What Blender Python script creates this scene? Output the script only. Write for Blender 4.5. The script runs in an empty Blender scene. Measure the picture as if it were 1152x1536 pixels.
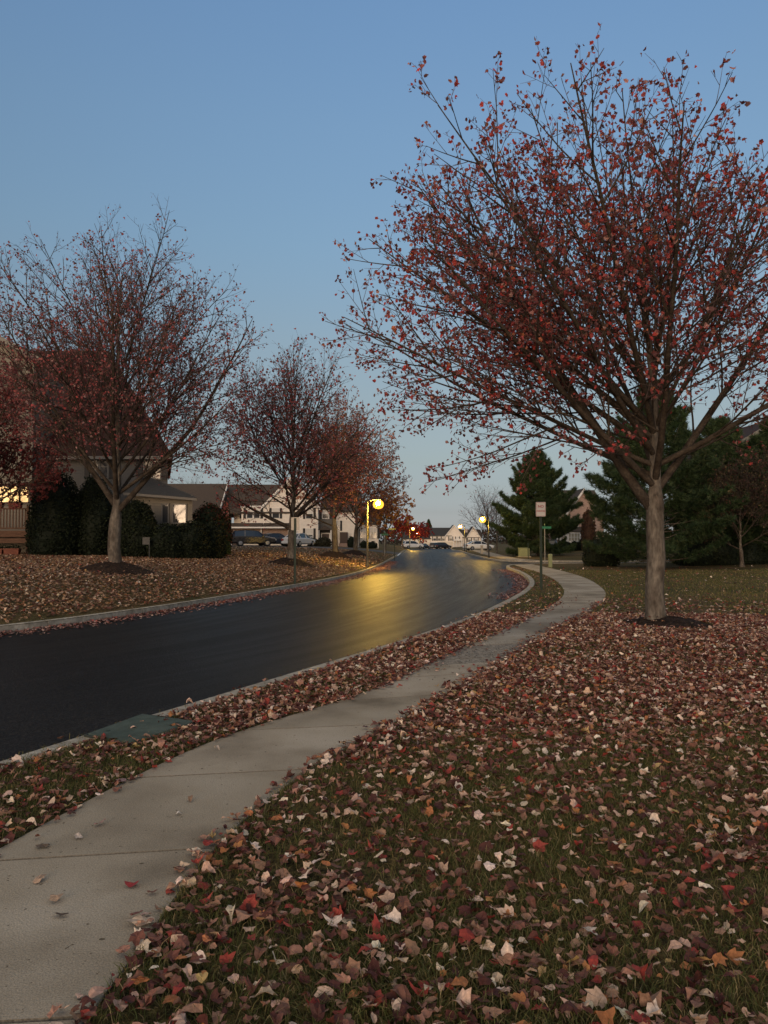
import bpy, math, random
import numpy as np
from mathutils import Vector, Matrix
from mathutils.geometry import delaunay_2d_cdt

R = math.radians
PI = math.pi
sc = bpy.context.scene
COL = sc.collection
rnd = random.Random(11)
RNG = np.random.default_rng(5)

# ------------------------------------------------------------------ camera
EYE = 1.6
F = 1154.0
PITCH = math.atan(41 / F)
cam_d = bpy.data.cameras.new('camera')
cam = bpy.data.objects.new('camera', cam_d)
COL.objects.link(cam)
cam.location = (0, 0, EYE)
cam.rotation_euler = (PI / 2 + PITCH, 0, 0)
cam_d.sensor_fit = 'VERTICAL'
cam_d.sensor_height = 36
cam_d.sensor_width = 27
cam_d.lens = F / 1536 * 36
cam_d.clip_start = 0.05
cam_d.clip_end = 3000
sc.camera = cam


def ray(px, py):
    a, b = (px - 576) / F, (768 - py) / F
    return a, math.cos(PITCH) - b * math.sin(PITCH), math.sin(PITCH) + b * math.cos(PITCH)


def at(px, py, Y):
    """world X, Z of a photo pixel at ground distance Y"""
    x, y, z = ray(px, py)
    return x / y * Y, EYE + z / y * Y


def G(px, py, z=0.0):
    x, y, zz = ray(px, py)
    t = (z - EYE) / zz
    return x * t, y * t


# ------------------------------------------------------------------ materials
MATS = {}


def mat(name, col, rough=0.8, var=0.0, scale=5.0, col2=None, bump=0.0, bscale=None, spec=0.3, metal=0.0, attr=None, stretch=None, emit=None, trans=0.0, detail=4.0):
    if name in MATS:
        return MATS[name]
    m = bpy.data.materials.new(name)
    m.use_nodes = True
    nt = m.node_tree
    N, L = nt.nodes, nt.links
    b = N['Principled BSDF']
    out = N['Material Output']
    b.inputs['Roughness'].default_value = rough
    b.inputs['Specular IOR Level'].default_value = spec
    b.inputs['Metallic'].default_value = metal
    geo = N.new('ShaderNodeNewGeometry')
    vec = geo.outputs['Position']
    if stretch:
        mp = N.new('ShaderNodeMapping')
        mp.inputs['Scale'].default_value = stretch
        L.new(vec, mp.inputs['Vector'])
        vec = mp.outputs['Vector']
    b.inputs['Base Color'].default_value = (*col, 1)
    src = None
    if attr:
        a = N.new('ShaderNodeAttribute')
        a.attribute_name = attr
        src = a.outputs['Color']
    if var or col2:
        n = N.new('ShaderNodeTexNoise')
        n.inputs['Scale'].default_value = scale
        n.inputs['Detail'].default_value = detail
        L.new(vec, n.inputs['Vector'])
        if col2:
            rp = N.new('ShaderNodeValToRGB')
            rp.color_ramp.elements[0].position = 0.35
            rp.color_ramp.elements[1].position = 0.65
            rp.color_ramp.elements[0].color = (*col, 1)
            rp.color_ramp.elements[1].color = (*col2, 1)
            L.new(n.outputs['Fac'], rp.inputs['Fac'])
            src = rp.outputs['Color']
        if var:
            n2 = N.new('ShaderNodeTexNoise')
            n2.inputs['Scale'].default_value = scale * 4.7
            n2.inputs['Detail'].default_value = 3
            L.new(vec, n2.inputs['Vector'])
            mr = N.new('ShaderNodeMapRange')
            mr.inputs['From Min'].default_value = 0.3
            mr.inputs['From Max'].default_value = 0.7
            mr.inputs['To Min'].default_value = 1 - var
            mr.inputs['To Max'].default_value = 1 + var
            L.new(n2.outputs['Fac'], mr.inputs['Value'])
            mx = N.new('ShaderNodeVectorMath')
            mx.operation = 'SCALE'
            if src is None:
                rgb = N.new('ShaderNodeRGB')
                rgb.outputs[0].default_value = (*col, 1)
                src = rgb.outputs[0]
            L.new(src, mx.inputs[0])
            L.new(mr.outputs['Result'], mx.inputs['Scale'])
            src = mx.outputs['Vector']
    if src is not None:
        L.new(src, b.inputs['Base Color'])
    if bump:
        n3 = N.new('ShaderNodeTexNoise')
        n3.inputs['Scale'].default_value = bscale or scale * 3
        n3.inputs['Detail'].default_value = 5
        L.new(vec, n3.inputs['Vector'])
        bp = N.new('ShaderNodeBump')
        bp.inputs['Strength'].default_value = 1.0
        bp.inputs['Distance'].default_value = bump
        L.new(n3.outputs['Fac'], bp.inputs['Height'])
        L.new(bp.outputs['Normal'], b.inputs['Normal'])
    if emit:
        b.inputs['Emission Color'].default_value = (*emit[0], 1)
        b.inputs['Emission Strength'].default_value = emit[1]
    if trans:
        t = N.new('ShaderNodeBsdfTranslucent')
        if src is not None:
            L.new(src, t.inputs['Color'])
        else:
            t.inputs['Color'].default_value = (*col, 1)
        mxs = N.new('ShaderNodeMixShader')
        mxs.inputs['Fac'].default_value = trans
        L.new(b.outputs[0], mxs.inputs[1])
        L.new(t.outputs[0], mxs.inputs[2])
        L.new(mxs.outputs[0], out.inputs['Surface'])
    MATS[name] = m
    return m


def siding(name, col, pitch=0.14):
    """horizontal clapboard: saw-tooth bump in height"""
    m = mat(name, col, rough=0.55, var=0.06, scale=0.6)
    nt = m.node_tree
    N, L = nt.nodes, nt.links
    geo = N.new('ShaderNodeNewGeometry')
    sp = N.new('ShaderNodeSeparateXYZ')
    L.new(geo.outputs['Position'], sp.inputs[0])
    d = N.new('ShaderNodeMath'); d.operation = 'DIVIDE'; d.inputs[1].default_value = pitch
    L.new(sp.outputs['Z'], d.inputs[0])
    fr = N.new('ShaderNodeMath'); fr.operation = 'FRACT'
    L.new(d.outputs[0], fr.inputs[0])
    bp = N.new('ShaderNodeBump'); bp.invert = True
    bp.inputs['Distance'].default_value = 0.02
    L.new(fr.outputs[0], bp.inputs['Height'])
    L.new(bp.outputs['Normal'], N['Principled BSDF'].inputs['Normal'])
    return m


def brick(name, c1, c2):
    m = mat(name, c1, rough=0.85)
    nt = m.node_tree
    N, L = nt.nodes, nt.links
    geo = N.new('ShaderNodeNewGeometry')
    mp = N.new('ShaderNodeMapping'); mp.inputs['Rotation'].default_value = (R(90), 0, 0)
    L.new(geo.outputs['Position'], mp.inputs['Vector'])
    bt = N.new('ShaderNodeTexBrick')
    bt.inputs['Scale'].default_value = 2.2
    bt.inputs['Color1'].default_value = (*c1, 1)
    bt.inputs['Color2'].default_value = (*c2, 1)
    bt.inputs['Mortar'].default_value = (0.35, 0.32, 0.28, 1)
    L.new(mp.outputs['Vector'], bt.inputs['Vector'])
    L.new(bt.outputs['Color'], N['Principled BSDF'].inputs['Base Color'])
    return m


# ------------------------------------------------------------------ mesh helpers
class MB:
    def __init__(s):
        s.v, s.f, s.m = [], [], []

    def add(s, vs, fs, mi=0):
        o = len(s.v)
        s.v += [tuple(p) for p in vs]
        for f in fs:
            s.f.append([i + o for i in f])
            s.m.append(mi)
        return s

    def box(s, x0, x1, y0, y1, z0, z1, mi=0):
        vs = [(x, y, z) for z in (z0, z1) for y in (y0, y1) for x in (x0, x1)]
        return s.add(vs, [(0, 2, 3, 1), (4, 5, 7, 6), (0, 1, 5, 4), (2, 6, 7, 3), (0, 4, 6, 2), (1, 3, 7, 5)], mi)

    def prism(s, prof, y0, y1, mi=0):
        """profile of (x, z), counter-clockwise seen from -y, swept y0..y1"""
        n = len(prof)
        vs = [(x, y0, z) for x, z in prof] + [(x, y1, z) for x, z in prof]
        fs = [list(range(n)), list(range(2 * n - 1, n - 1, -1))]
        fs += [(i, i + n, (i + 1) % n + n, (i + 1) % n) for i in range(n)]
        return s.add(vs, fs, mi)

    def prismx(s, prof, x0, x1, mi=0):
        """profile of (y, z) swept along x"""
        n = len(prof)
        vs = [(x0, y, z) for y, z in prof] + [(x1, y, z) for y, z in prof]
        fs = [list(range(n - 1, -1, -1)), list(range(n, 2 * n))]
        fs += [(i, (i + 1) % n, (i + 1) % n + n, i + n) for i in range(n)]
        return s.add(vs, fs, mi)

    def tube(s, pts, rad, n=8, mi=0, cap=True):
        pts = [Vector(p) for p in pts]
        if not hasattr(rad, '__len__'):
            rad = [rad] * len(pts)
        vs = []
        up = Vector((0.13, 0.31, 0.94))
        for i, p in enumerate(pts):
            t = (pts[min(i + 1, len(pts) - 1)] - pts[max(i - 1, 0)]).normalized()
            a = t.cross(up)
            if a.length < 0.05:
                a = t.cross(Vector((1, 0, 0)))
            a.normalize()
            b = t.cross(a)
            for k in range(n):
                th = 2 * PI * k / n
                vs.append(p + (a * math.cos(th) + b * math.sin(th)) * rad[i])
        fs = []
        for i in range(len(pts) - 1):
            for k in range(n):
                k2 = (k + 1) % n
                fs.append((i * n + k, (i + 1) * n + k, (i + 1) * n + k2, i * n + k2))
        if cap:
            fs.append(list(range(n)))
            fs.append([(len(pts) - 1) * n + k for k in range(n - 1, -1, -1)])
        return s.add(vs, fs, mi)

    def lathe(s, prof, c=(0, 0, 0), n=16, mi=0):
        """profile of (r, z) bottom to top"""
        vs, fs = [], []
        for r, z in prof:
            for k in range(n):
                th = 2 * PI * k / n
                vs.append((c[0] + r * math.cos(th), c[1] + r * math.sin(th), c[2] + z))
        for i in range(len(prof) - 1):
            for k in range(n):
                k2 = (k + 1) % n
                fs.append((i * n + k, i * n + k2, (i + 1) * n + k2, (i + 1) * n + k))
        fs.append(list(range(n - 1, -1, -1)))
        fs.append([(len(prof) - 1) * n + k for k in range(n)])
        return s.add(vs, fs, mi)

    def build(s, name, mats, parent=None, smooth=False, bevel=0.0):
        me = bpy.data.meshes.new(name)
        me.from_pydata(s.v, [], s.f)
        if not isinstance(mats, (list, tuple)):
            mats = [mats]
        for m in mats:
            me.materials.append(m)
        me.polygons.foreach_set('material_index', s.m)
        if smooth:
            me.polygons.foreach_set('use_smooth', [True] * len(s.f))
        me.update()
        o = bpy.data.objects.new(name, me)
        COL.objects.link(o)
        if parent:
            o.parent = parent
        if bevel:
            b = o.modifiers.new('bevel', 'BEVEL')
            b.width = bevel
            b.segments = 2
            b.limit_method = 'ANGLE'
        return o


def np_mesh(name, V, T, mats, col=None, mi=None, parent=None, smooth=False):
    """triangles from numpy arrays, optional per-vertex colour 'tint'"""
    me = bpy.data.meshes.new(name)
    nv, nt = len(V), len(T)
    me.vertices.add(nv)
    me.vertices.foreach_set('co', np.ascontiguousarray(V, dtype=np.float32).ravel())
    me.loops.add(nt * 3)
    me.loops.foreach_set('vertex_index', np.ascontiguousarray(T, dtype=np.int32).ravel())
    me.polygons.add(nt)
    me.polygons.foreach_set('loop_start', np.arange(0, nt * 3, 3, dtype=np.int32))
    if mi is not None:
        me.polygons.foreach_set('material_index', np.ascontiguousarray(mi, dtype=np.int32))
    me.polygons.foreach_set('use_smooth', np.full(nt, bool(smooth)))
    if not isinstance(mats, (list, tuple)):
        mats = [mats]
    for m in mats:
        me.materials.append(m)
    if col is not None:
        a = me.attributes.new('tint', 'FLOAT_COLOR', 'POINT')
        c = np.ones((nv, 4), dtype=np.float32)
        c[:, :3] = col
        a.data.foreach_set('color', c.ravel())
    me.update(calc_edges=True)
    me.validate()
    o = bpy.data.objects.new(name, me)
    COL.objects.link(o)
    if parent:
        o.parent = parent
    return o


def tag(o, label=None, cat=None, group=None, kind=None):
    if label: o['label'] = label
    if cat: o['category'] = cat
    if group: o['group'] = group
    if kind: o['kind'] = kind
    return o


def thing(name, label, cat, loc=(0, 0, 0), rz=0.0, group=None):
    o = bpy.data.objects.new(name, None)
    o.empty_display_size = 0.2
    COL.objects.link(o)
    o.location = loc
    o.rotation_euler = (0, 0, rz)
    return tag(o, label, cat, group)


def copy_tree(o, parent=None):
    c = o.copy()
    COL.objects.link(c)
    if parent:
        c.parent = parent
    for ch in list(o.children):
        copy_tree(ch, c)
    return c


# ------------------------------------------------------------------ plan of the street
def catmull(P, step=0.4):
    P = [np.array(p, float) for p in P]
    P = [2 * P[0] - P[1]] + P + [2 * P[-1] - P[-2]]
    out = []
    for i in range(1, len(P) - 2):
        a, b, c, d = P[i - 1:i + 3]
        n = max(2, int(np.linalg.norm(c - b) / step))
        n = min(n, 40)
        for k in range(n):
            t = k / n
            out.append(0.5 * ((2 * b) + (c - a) * t + (2 * a - 5 * b + 4 * c - d) * t * t + (3 * b - a - 3 * c + d) * t ** 3))
    out.append(P[-2])
    return np.array(out)


KL = catmull([(-30, -8), (-21, -1), (-14.5, 5.5), (-10.2, 10), (-7.14, 14.3), (-5.75, 17.6), (-4.85, 20.6), (-3.75, 24.9), (-2.5, 30.3), (-1.2, 38.5), (-0.1, 52), (0.75, 68), (1.6, 84), (2.7, 108), (5.2, 150), (9.6, 200), (13.5, 240)], 0.5)
KR1 = catmull([(-16, -9), (-8.5, -3), (-5.0, 1.2), (-3.5, 4.0), (-2.80, 5.61), (-2.38, 6.6), (-1.82, 7.8), (-1.02, 9.55), (0.28, 12.4), (1.62, 15.7), (2.98, 19.7), (4.28, 24), (5.3, 28.2), (6.1, 33), (6.75, 39), (7.1, 44.5), (7.9, 48.6), (9.8, 51), (13, 52), (30, 52.5), (70, 50)], 0.4)
KR2 = catmull([(70, 56), (30, 58.2), (13, 58), (10.4, 59), (9.0, 62), (8.85, 66), (9.05, 72), (9.6, 88), (10.7, 108), (13.2, 150), (17.6, 200), (21.5, 240)], 0.6)
SWL = catmull([(-2.75, -3), (-2.55, 0.5), (-2.28, 2.6), (-2.0, 4.0), (-1.64, 5.4), (-1.22, 6.45), (-0.26, 8.0), (0.36, 9.5), (0.86, 10.8), (1.94, 13.3), (3.62, 17.5), (5.05, 21.8), (6.0, 26), (6.85, 31.3), (7.55, 38), (7.9, 44), (8.2, 48.4)], 0.25)
SWR = catmull([(-1.5, -3), (-1.25, 0.5), (-1.0, 2.6), (-0.9, 3.92), (-0.7, 4.85), (-0.38, 5.75), (0.27, 7.2), (1.42, 9.75), (2.95, 13.5), (4.5, 16.9), (6.2, 21.6), (7.3, 26), (8.35, 32), (9.0, 38.5), (9.3, 44), (9.5, 49.6)], 0.25)
FSL = catmull([(9.9, 59.6), (9.75, 64), (10.1, 72), (11.2, 90), (12.6, 110), (15.2, 150)], 1.0)
FSR = catmull([(11.8, 58.9), (11.3, 64), (11.6, 72), (12.8, 90), (14.3, 110), (16.9, 150)], 1.0)

ROAD = np.vstack([KL, KR2[::-1], KR1[::-1]])
SIDE = np.vstack([SWL, SWR[::-1]])
FSIDE = np.vstack([FSL, FSR[::-1]])
DRIVE = np.array([(1.5, 82.0), (-4, 80.5), (-12, 78.5), (-34, 77), (-34, 91), (-12, 90.5), (-3, 90.5), (1.95, 92)])
DRIVE[0] = (np.interp(82, KL[:, 1], KL[:, 0]), 82)
DRIVE[-1] = (np.interp(92, KL[:, 1], KL[:, 0]), 92)


def inside(P, X, Y):
    x0, y0 = P[:, 0], P[:, 1]
    x1, y1 = np.roll(x0, -1), np.roll(y0, -1)
    r = np.zeros(len(X), bool)
    for a, b, c, d in zip(x0, y0, x1, y1):
        if b == d:
            continue
        k = ((b > Y) != (d > Y))
        r ^= k & (X < (c - a) * (Y - b) / (d - b) + a)
    return r


def sstep(a, b, x):
    t = np.clip((x - a) / (b - a), 0, 1)
    return t * t * (3 - 2 * t)


_ph = np.random.default_rng(3).uniform(0, 6.28, (40, 3))


def nz(X, Y, s=1.0, o=0):
    """smooth pseudo noise about -1..1"""
    r = 0
    for k in range(6):
        a = _ph[(k + o) % 40]
        f = s * (0.7 + 0.45 * k)
        r = r + np.sin(X * f * math.cos(a[0]) + Y * f * math.sin(a[0]) + a[1]) * (1 / (1 + 0.25 * k))
    return r / 2.6


def H(X, Y):
    X = np.atleast_1d(np.asarray(X, float)); Y = np.atleast_1d(np.asarray(Y, float))
    kx = np.interp(Y, KL[:, 1], KL[:, 0])
    sl = np.interp(Y + 1, KL[:, 1], KL[:, 0]) - kx
    dl = (kx - X) / np.sqrt(1 + sl ** 2)
    z = np.where(dl > 0, 0.92 * (1 - np.exp(-np.maximum(dl, 0) / 5.2)), 0)
    rx = np.interp(Y, SWR[:, 1], SWR[:, 0])
    sl = np.interp(Y + 1, SWR[:, 1], SWR[:, 0]) - rx
    dr = (X - rx) / np.sqrt(1 + sl ** 2)
    z = z + np.where((dr > 0), 0.62 * sstep(5, 30, dr) * sstep(20, 40, Y), 0)
    z = z + np.where((X > 9) & (Y > 60), 0.45 * sstep(0, 14, X - 13 - 0.02 * Y), 0)
    edge = np.clip(np.minimum(np.abs(dl), np.minimum(np.abs(dr), np.abs(X - np.interp(Y, SWL[:, 1], SWL[:, 0])))) / 1.0, 0, 1)
    z = z + 0.018 * edge * nz(X, Y, 1.6) + 0.006 * edge * nz(X, Y, 6.0, 9)
    z = z - 0.0086 * np.clip(Y - 110, 0, 150)
    return z


def h1(x, y):
    return float(H(x, y)[0])


# ---- constrained triangulation of ground / road / drive
def road_z(Y):
    return -0.135 - 0.0086 * np.clip(np.asarray(Y, float) - 110, 0, 150)


pts, edges = [], []


def add_loop(P, closed=True):
    o = len(pts)
    for p in P:
        pts.append((float(p[0]), float(p[1])))
    n = len(P)
    for i in range(n if closed else n - 1):
        edges.append((o + i, o + (i + 1) % n))


add_loop(ROAD); add_loop(SIDE); add_loop(FSIDE); add_loop(DRIVE)
for _f in (.12, .25, .38, .5, .62, .75, .88):
    _k = KL[(KL[:, 1] > 6) & (KL[:, 1] < 120)][::2]
    for p in _k:
        pts.append((float(p[0] + 8 * _f * .95), float(p[1] - 2.4 * _f)))
add_loop([(-700, -60), (700, -60), (700, 1200), (-700, 1200)])
r = 1.0
ring = 0
while r < 690:
    fine = r < 130
    n = 84 if fine else 30
    for k in range(n + 1):
        a = R(-46 + 92 * (k + 0.5 * (ring % 2)) / n)
        pts.append((r * math.sin(a), r * math.cos(a)))
    if r > 6:
        for k in range(26):
            a = R(50 + 260 * k / 25)
            p = (r * math.sin(a), r * math.cos(a))
            if p[1] > -58:
                pts.append(p)
    r *= 1.055 if r < 130 else 1.2
    ring += 1
res = delaunay_2d_cdt([Vector(p) for p in pts], edges, [], 0, 1e-5)
CV = np.array([tuple(v) for v in res[0]])
CF = np.array([f for f in res[2] if len(f) == 3])
C = CV[CF].mean(axis=1)
inR, inS, inF, inD = (inside(P, C[:, 0], C[:, 1]) for P in (ROAD, SIDE, FSIDE, DRIVE))
inS |= inF


def region(name, mask, zf, m):
    T = CF[mask]
    u, inv = np.unique(T, return_inverse=True)
    V = np.zeros((len(u), 3))
    V[:, :2] = CV[u]
    V[:, 2] = zf(V[:, 0], V[:, 1])
    T = inv.reshape(-1, 3)
    a, b, c = V[T[:, 0]], V[T[:, 1]], V[T[:, 2]]
    flip = np.cross(b - a, c - a)[:, 2] < 0
    T[flip] = T[flip][:, ::-1]
    return tag(np_mesh(name, V, T, m, smooth=True), kind='structure')


# lawn material: dark olive grass, straw and leaf litter
def lawn_mat():
    m = mat('lawn_soil', (0.045, 0.05, 0.02), rough=0.95, spec=0.1)
    nt = m.node_tree; N, L = nt.nodes, nt.links
    b = N['Principled BSDF']
    geo = N.new('ShaderNodeNewGeometry')

    def noise(s, d=4):
        n = N.new('ShaderNodeTexNoise'); n.inputs['Scale'].default_value = s; n.inputs['Detail'].default_value = d
        L.new(geo.outputs['Position'], n.inputs['Vector']); return n.outputs['Fac']

    def ramp(f, st):
        r = N.new('ShaderNodeValToRGB')
        while len(r.color_ramp.elements) < len(st):
            r.color_ramp.elements.new(0.5)
        for e, (p, c) in zip(r.color_ramp.elements, st):
            e.position = p; e.color = (*c, 1)
        L.new(f, r.inputs['Fac']); return r.outputs['Color']

    base = ramp(noise(0.35, 3), [(0.35, (0.075, 0.072, 0.03)), (0.5, (0.12, 0.095, 0.045)), (0.65, (0.16, 0.11, 0.055))])
    fine = ramp(noise(38, 5), [(0.3, (0.25, 0.25, 0.25)), (0.5, (0.8, 0.8, 0.8)), (0.72, (1.7, 1.6, 1.4))])
    mx = N.new('ShaderNodeMix'); mx.data_type = 'RGBA'; mx.blend_type = 'MULTIPLY'; mx.inputs['Factor'].default_value = 1
    L.new(base, mx.inputs[6]); L.new(fine, mx.inputs[7])
    L.new(mx.outputs[2], b.inputs['Base Color'])
    bp = N.new('ShaderNodeBump'); bp.inputs['Distance'].default_value = 0.03
    L.new(noise(45, 5), bp.inputs['Height']); L.new(bp.outputs['Normal'], b.inputs['Normal'])
    return m


def road_mat():
    m = mat('asphalt', (0.035, 0.034, 0.033), rough=0.5, spec=0.085)
    nt = m.node_tree; N, L = nt.nodes, nt.links
    b = N['Principled BSDF']
    geo = N.new('ShaderNodeNewGeometry')

    def noise(s, d=4, vec=None):
        n = N.new('ShaderNodeTexNoise'); n.inputs['Scale'].default_value = s; n.inputs['Detail'].default_value = d
        L.new(vec or geo.outputs['Position'], n.inputs['Vector']); return n.outputs['Fac']

    r = N.new('ShaderNodeValToRGB')
    els = r.color_ramp.elements
    els[0].position = 0.4; els[0].color = (0.005, 0.0045, 0.0038, 1)
    els[1].position = 0.68; els[1].color = (0.034, 0.0305, 0.026, 1)
    L.new(noise(55, 3), r.inputs['Fac'])
    r2 = N.new('ShaderNodeMapRange'); r2.inputs['From Min'].default_value = 0.3; r2.inputs['From Max'].default_value = 0.7
    r2.inputs['To Min'].default_value = 0.75; r2.inputs['To Max'].default_value = 1.2
    L.new(noise(0.5, 5), r2.inputs['Value'])
    sc_ = N.new('ShaderNodeVectorMath'); sc_.operation = 'SCALE'
    L.new(r.outputs['Color'], sc_.inputs[0]); L.new(r2.outputs['Result'], sc_.inputs['Scale'])
    L.new(sc_.outputs['Vector'], b.inputs['Base Color'])
    at_ = N.new('ShaderNodeAttribute'); at_.attribute_name = 'lane'
    tr = noise(1.0, 5, at_.outputs['Vector'])
    r3 = N.new('ShaderNodeMapRange'); r3.inputs['From Min'].default_value = 0.38; r3.inputs['From Max'].default_value = 0.62
    r3.inputs['To Min'].default_value = 0.45; r3.inputs['To Max'].default_value = 0.515
    L.new(tr, r3.inputs['Value']); L.new(r3.outputs['Result'], b.inputs['Roughness'])
    bp = N.new('ShaderNodeBump'); bp.inputs['Distance'].default_value = 0.014
    L.new(noise(48, 4), bp.inputs['Height'])
    L.new(bp.outputs['Normal'], b.inputs['Normal'])
    return m


M_LAWN, M_ROAD = lawn_mat(), road_mat()
M_DRIVE = mat('drive_asphalt', (0.07, 0.065, 0.06), rough=0.8, var=0.25, scale=0.8, bump=0.004, bscale=50)
region('lawn', ~(inR | inS | inD), lambda x, y: H(x, y) - 0.012, M_LAWN)
road_o = region('road', inR, lambda x, y: road_z(y), M_ROAD)
_v = np.empty(len(road_o.data.vertices) * 3, dtype=np.float32)
road_o.data.vertices.foreach_get('co', _v)
_v = _v.reshape(-1, 3)
_kx = np.interp(_v[:, 1], KL[:, 1], KL[:, 0])
_sl = np.interp(_v[:, 1] + 1, KL[:, 1], KL[:, 0]) - _kx
_lat = np.hypot(_v[:, None, 0] - KL[None, :, 0], _v[:, None, 1] - KL[None, :, 1])
_i = _lat.argmin(1)
_lane = np.c_[_lat.min(1) * 4.0, _i * 0.10, 0 * _i].astype(np.float32)
_a = road_o.data.attributes.new('lane', 'FLOAT_VECTOR', 'POINT')
_a.data.foreach_set('vector', _lane.ravel())
region('driveway', inD & ~inR, lambda x, y: H(x, y), M_DRIVE)


def concrete_mat():
    m = mat('concrete', (0.36, 0.34, 0.30), rough=0.9, spec=0.15)
    nt = m.node_tree; N, L = nt.nodes, nt.links
    b = N['Principled BSDF']
    geo = N.new('ShaderNodeNewGeometry')

    def noise(s, d=4):
        n = N.new('ShaderNodeTexNoise'); n.inputs['Scale'].default_value = s; n.inputs['Detail'].default_value = d
        L.new(geo.outputs['Position'], n.inputs['Vector']); return n.outputs['Fac']

    def ramp(f, st):
        r = N.new('ShaderNodeValToRGB')
        while len(r.color_ramp.elements) < len(st):
            r.color_ramp.elements.new(0.5)
        for e, (p, c) in zip(r.color_ramp.elements, st):
            e.position = p; e.color = (*c, 1)
        L.new(f, r.inputs['Fac']); return r.outputs['Color']

    def mul(a, c):
        mx = N.new('ShaderNodeMix'); mx.data_type = 'RGBA'; mx.blend_type = 'MULTIPLY'; mx.inputs['Factor'].default_value = 1
        L.new(a, mx.inputs[6]); L.new(c, mx.inputs[7]); return mx.outputs[2]

    big = ramp(noise(1.1, 6), [(0.3, (0.27, 0.23, 0.175)), (0.5, (0.385, 0.335, 0.262)), (0.7, (0.46, 0.41, 0.335))])
    grain = ramp(noise(150, 3), [(0.3, (0.68, 0.68, 0.67)), (0.5, (1, 1, 1)), (0.7, (1.22, 1.2, 1.17))])
    pits = ramp(noise(28, 2), [(0.26, (0.35, 0.33, 0.3)), (0.31, (1, 1, 1))])
    sa = N.new('ShaderNodeAttribute'); sa.attribute_name = 'slab'
    slab = ramp(sa.outputs['Fac'], [(0.0, (.88, .88, .87)), (1.0, (1.08, 1.08, 1.09))])
    damp = ramp(noise(0.55, 6), [(0.36, (.74, .73, .72)), (0.47, (1, 1, 1))])
    L.new(mul(mul(mul(mul(big, grain), pits), slab), damp), b.inputs['Base Color'])
    bp = N.new('ShaderNodeBump'); bp.inputs['Distance'].default_value = 0.003
    L.new(noise(110, 4), bp.inputs['Height']); L.new(bp.outputs['Normal'], b.inputs['Normal'])
    return m


M_CONC = concrete_mat()
M_ROUGH = mat('worn_concrete', (0.17, 0.15, 0.125), rough=0.95, col2=(0.37, 0.33, 0.27), scale=16, var=0.45, bump=0.008, bscale=60, detail=6)


def resample(P, n):
    d = np.r_[0, np.cumsum(np.hypot(*np.diff(P, axis=0).T))]
    s = np.linspace(0, d[-1], n)
    return np.c_[np.interp(s, d, P[:, 0]), np.interp(s, d, P[:, 1])]


def sidewalk(name, A, B, pitch, first, rough=()):
    n = 240
    A, B = resample(A, n), resample(B, n)
    mid = (A + B) / 2
    d = np.r_[0, np.cumsum(np.hypot(*np.diff(mid, axis=0).T))]
    s = list(d[::1])
    joints = np.arange(first, d[-1], pitch)
    for j in joints:
        s = [q for q in s if abs(q - j) > 0.02]
        s += [j - 0.011, j - 0.004, j + 0.004, j + 0.011]
    s = np.array(sorted(s))
    isj = np.array([np.min(np.abs(joints - q)) < 0.006 for q in s])
    ax, ay = np.interp(s, d, A[:, 0]), np.interp(s, d, A[:, 1])
    bx, by = np.interp(s, d, B[:, 0]), np.interp(s, d, B[:, 1])
    rows, M = [], MB()
    for i in range(len(s)):
        z0 = -0.0086 * max(0, ay[i] - 110) + 0.006 - (0.009 if isj[i] else 0)
        row = []
        for t, dz in ((0, -0.1), (0, -0.006), (0.015, 0), (0.25, 0), (0.5, 0), (0.75, 0), (0.985, 0), (1, -0.006), (1, -0.1)):
            row.append((ax[i] + (bx[i] - ax[i]) * t, ay[i] + (by[i] - ay[i]) * t, z0 + dz))
        rows.append(row)
    k = len(rows[0])
    M.v = [p for row in rows for p in row]
    for i in range(len(s) - 1):
        mi = 2 if (isj[i] or isj[i + 1]) else (1 if any(a < s[i] < b for a, b in rough) else 0)
        for j in range(k - 1):
            M.f.append([i * k + j, i * k + j + 1, (i + 1) * k + j + 1, (i + 1) * k + j])
            M.m.append(mi)
    o = None
    nj = [int(np.searchsorted(joints, (s[i] + s[i + 1]) / 2)) for i in range(len(s) - 1) for _ in range(k - 1)]
    gg = np.random.default_rng(12).uniform(0, 1, 400)
    ob = tag(M.build(name, [M_CONC, M_ROUGH, mat('joint_dirt', (.17, .145, .11), rough=.95, var=.4, scale=20)]), kind='structure')
    a_ = ob.data.attributes.new('slab', 'FLOAT', 'FACE')
    a_.data.foreach_set('value', [float(gg[j]) for j in nj])
    return ob


# find arc length of joints so one lies under the photo's joints
_mid = (resample(SWL, 240) + resample(SWR, 240)) / 2
_d = np.r_[0, np.cumsum(np.hypot(*np.diff(_mid, axis=0).T))]


def s_at(y):
    return float(np.interp(y, _mid[:, 1], _d))


sidewalk('sidewalk', SWL, SWR, 1.40, s_at(3.95) - 1.40 * 4, rough=[(s_at(9.75), s_at(11.6))])
sidewalk('sidewalk', FSL, FSR, 1.5, 0.7)


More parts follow.
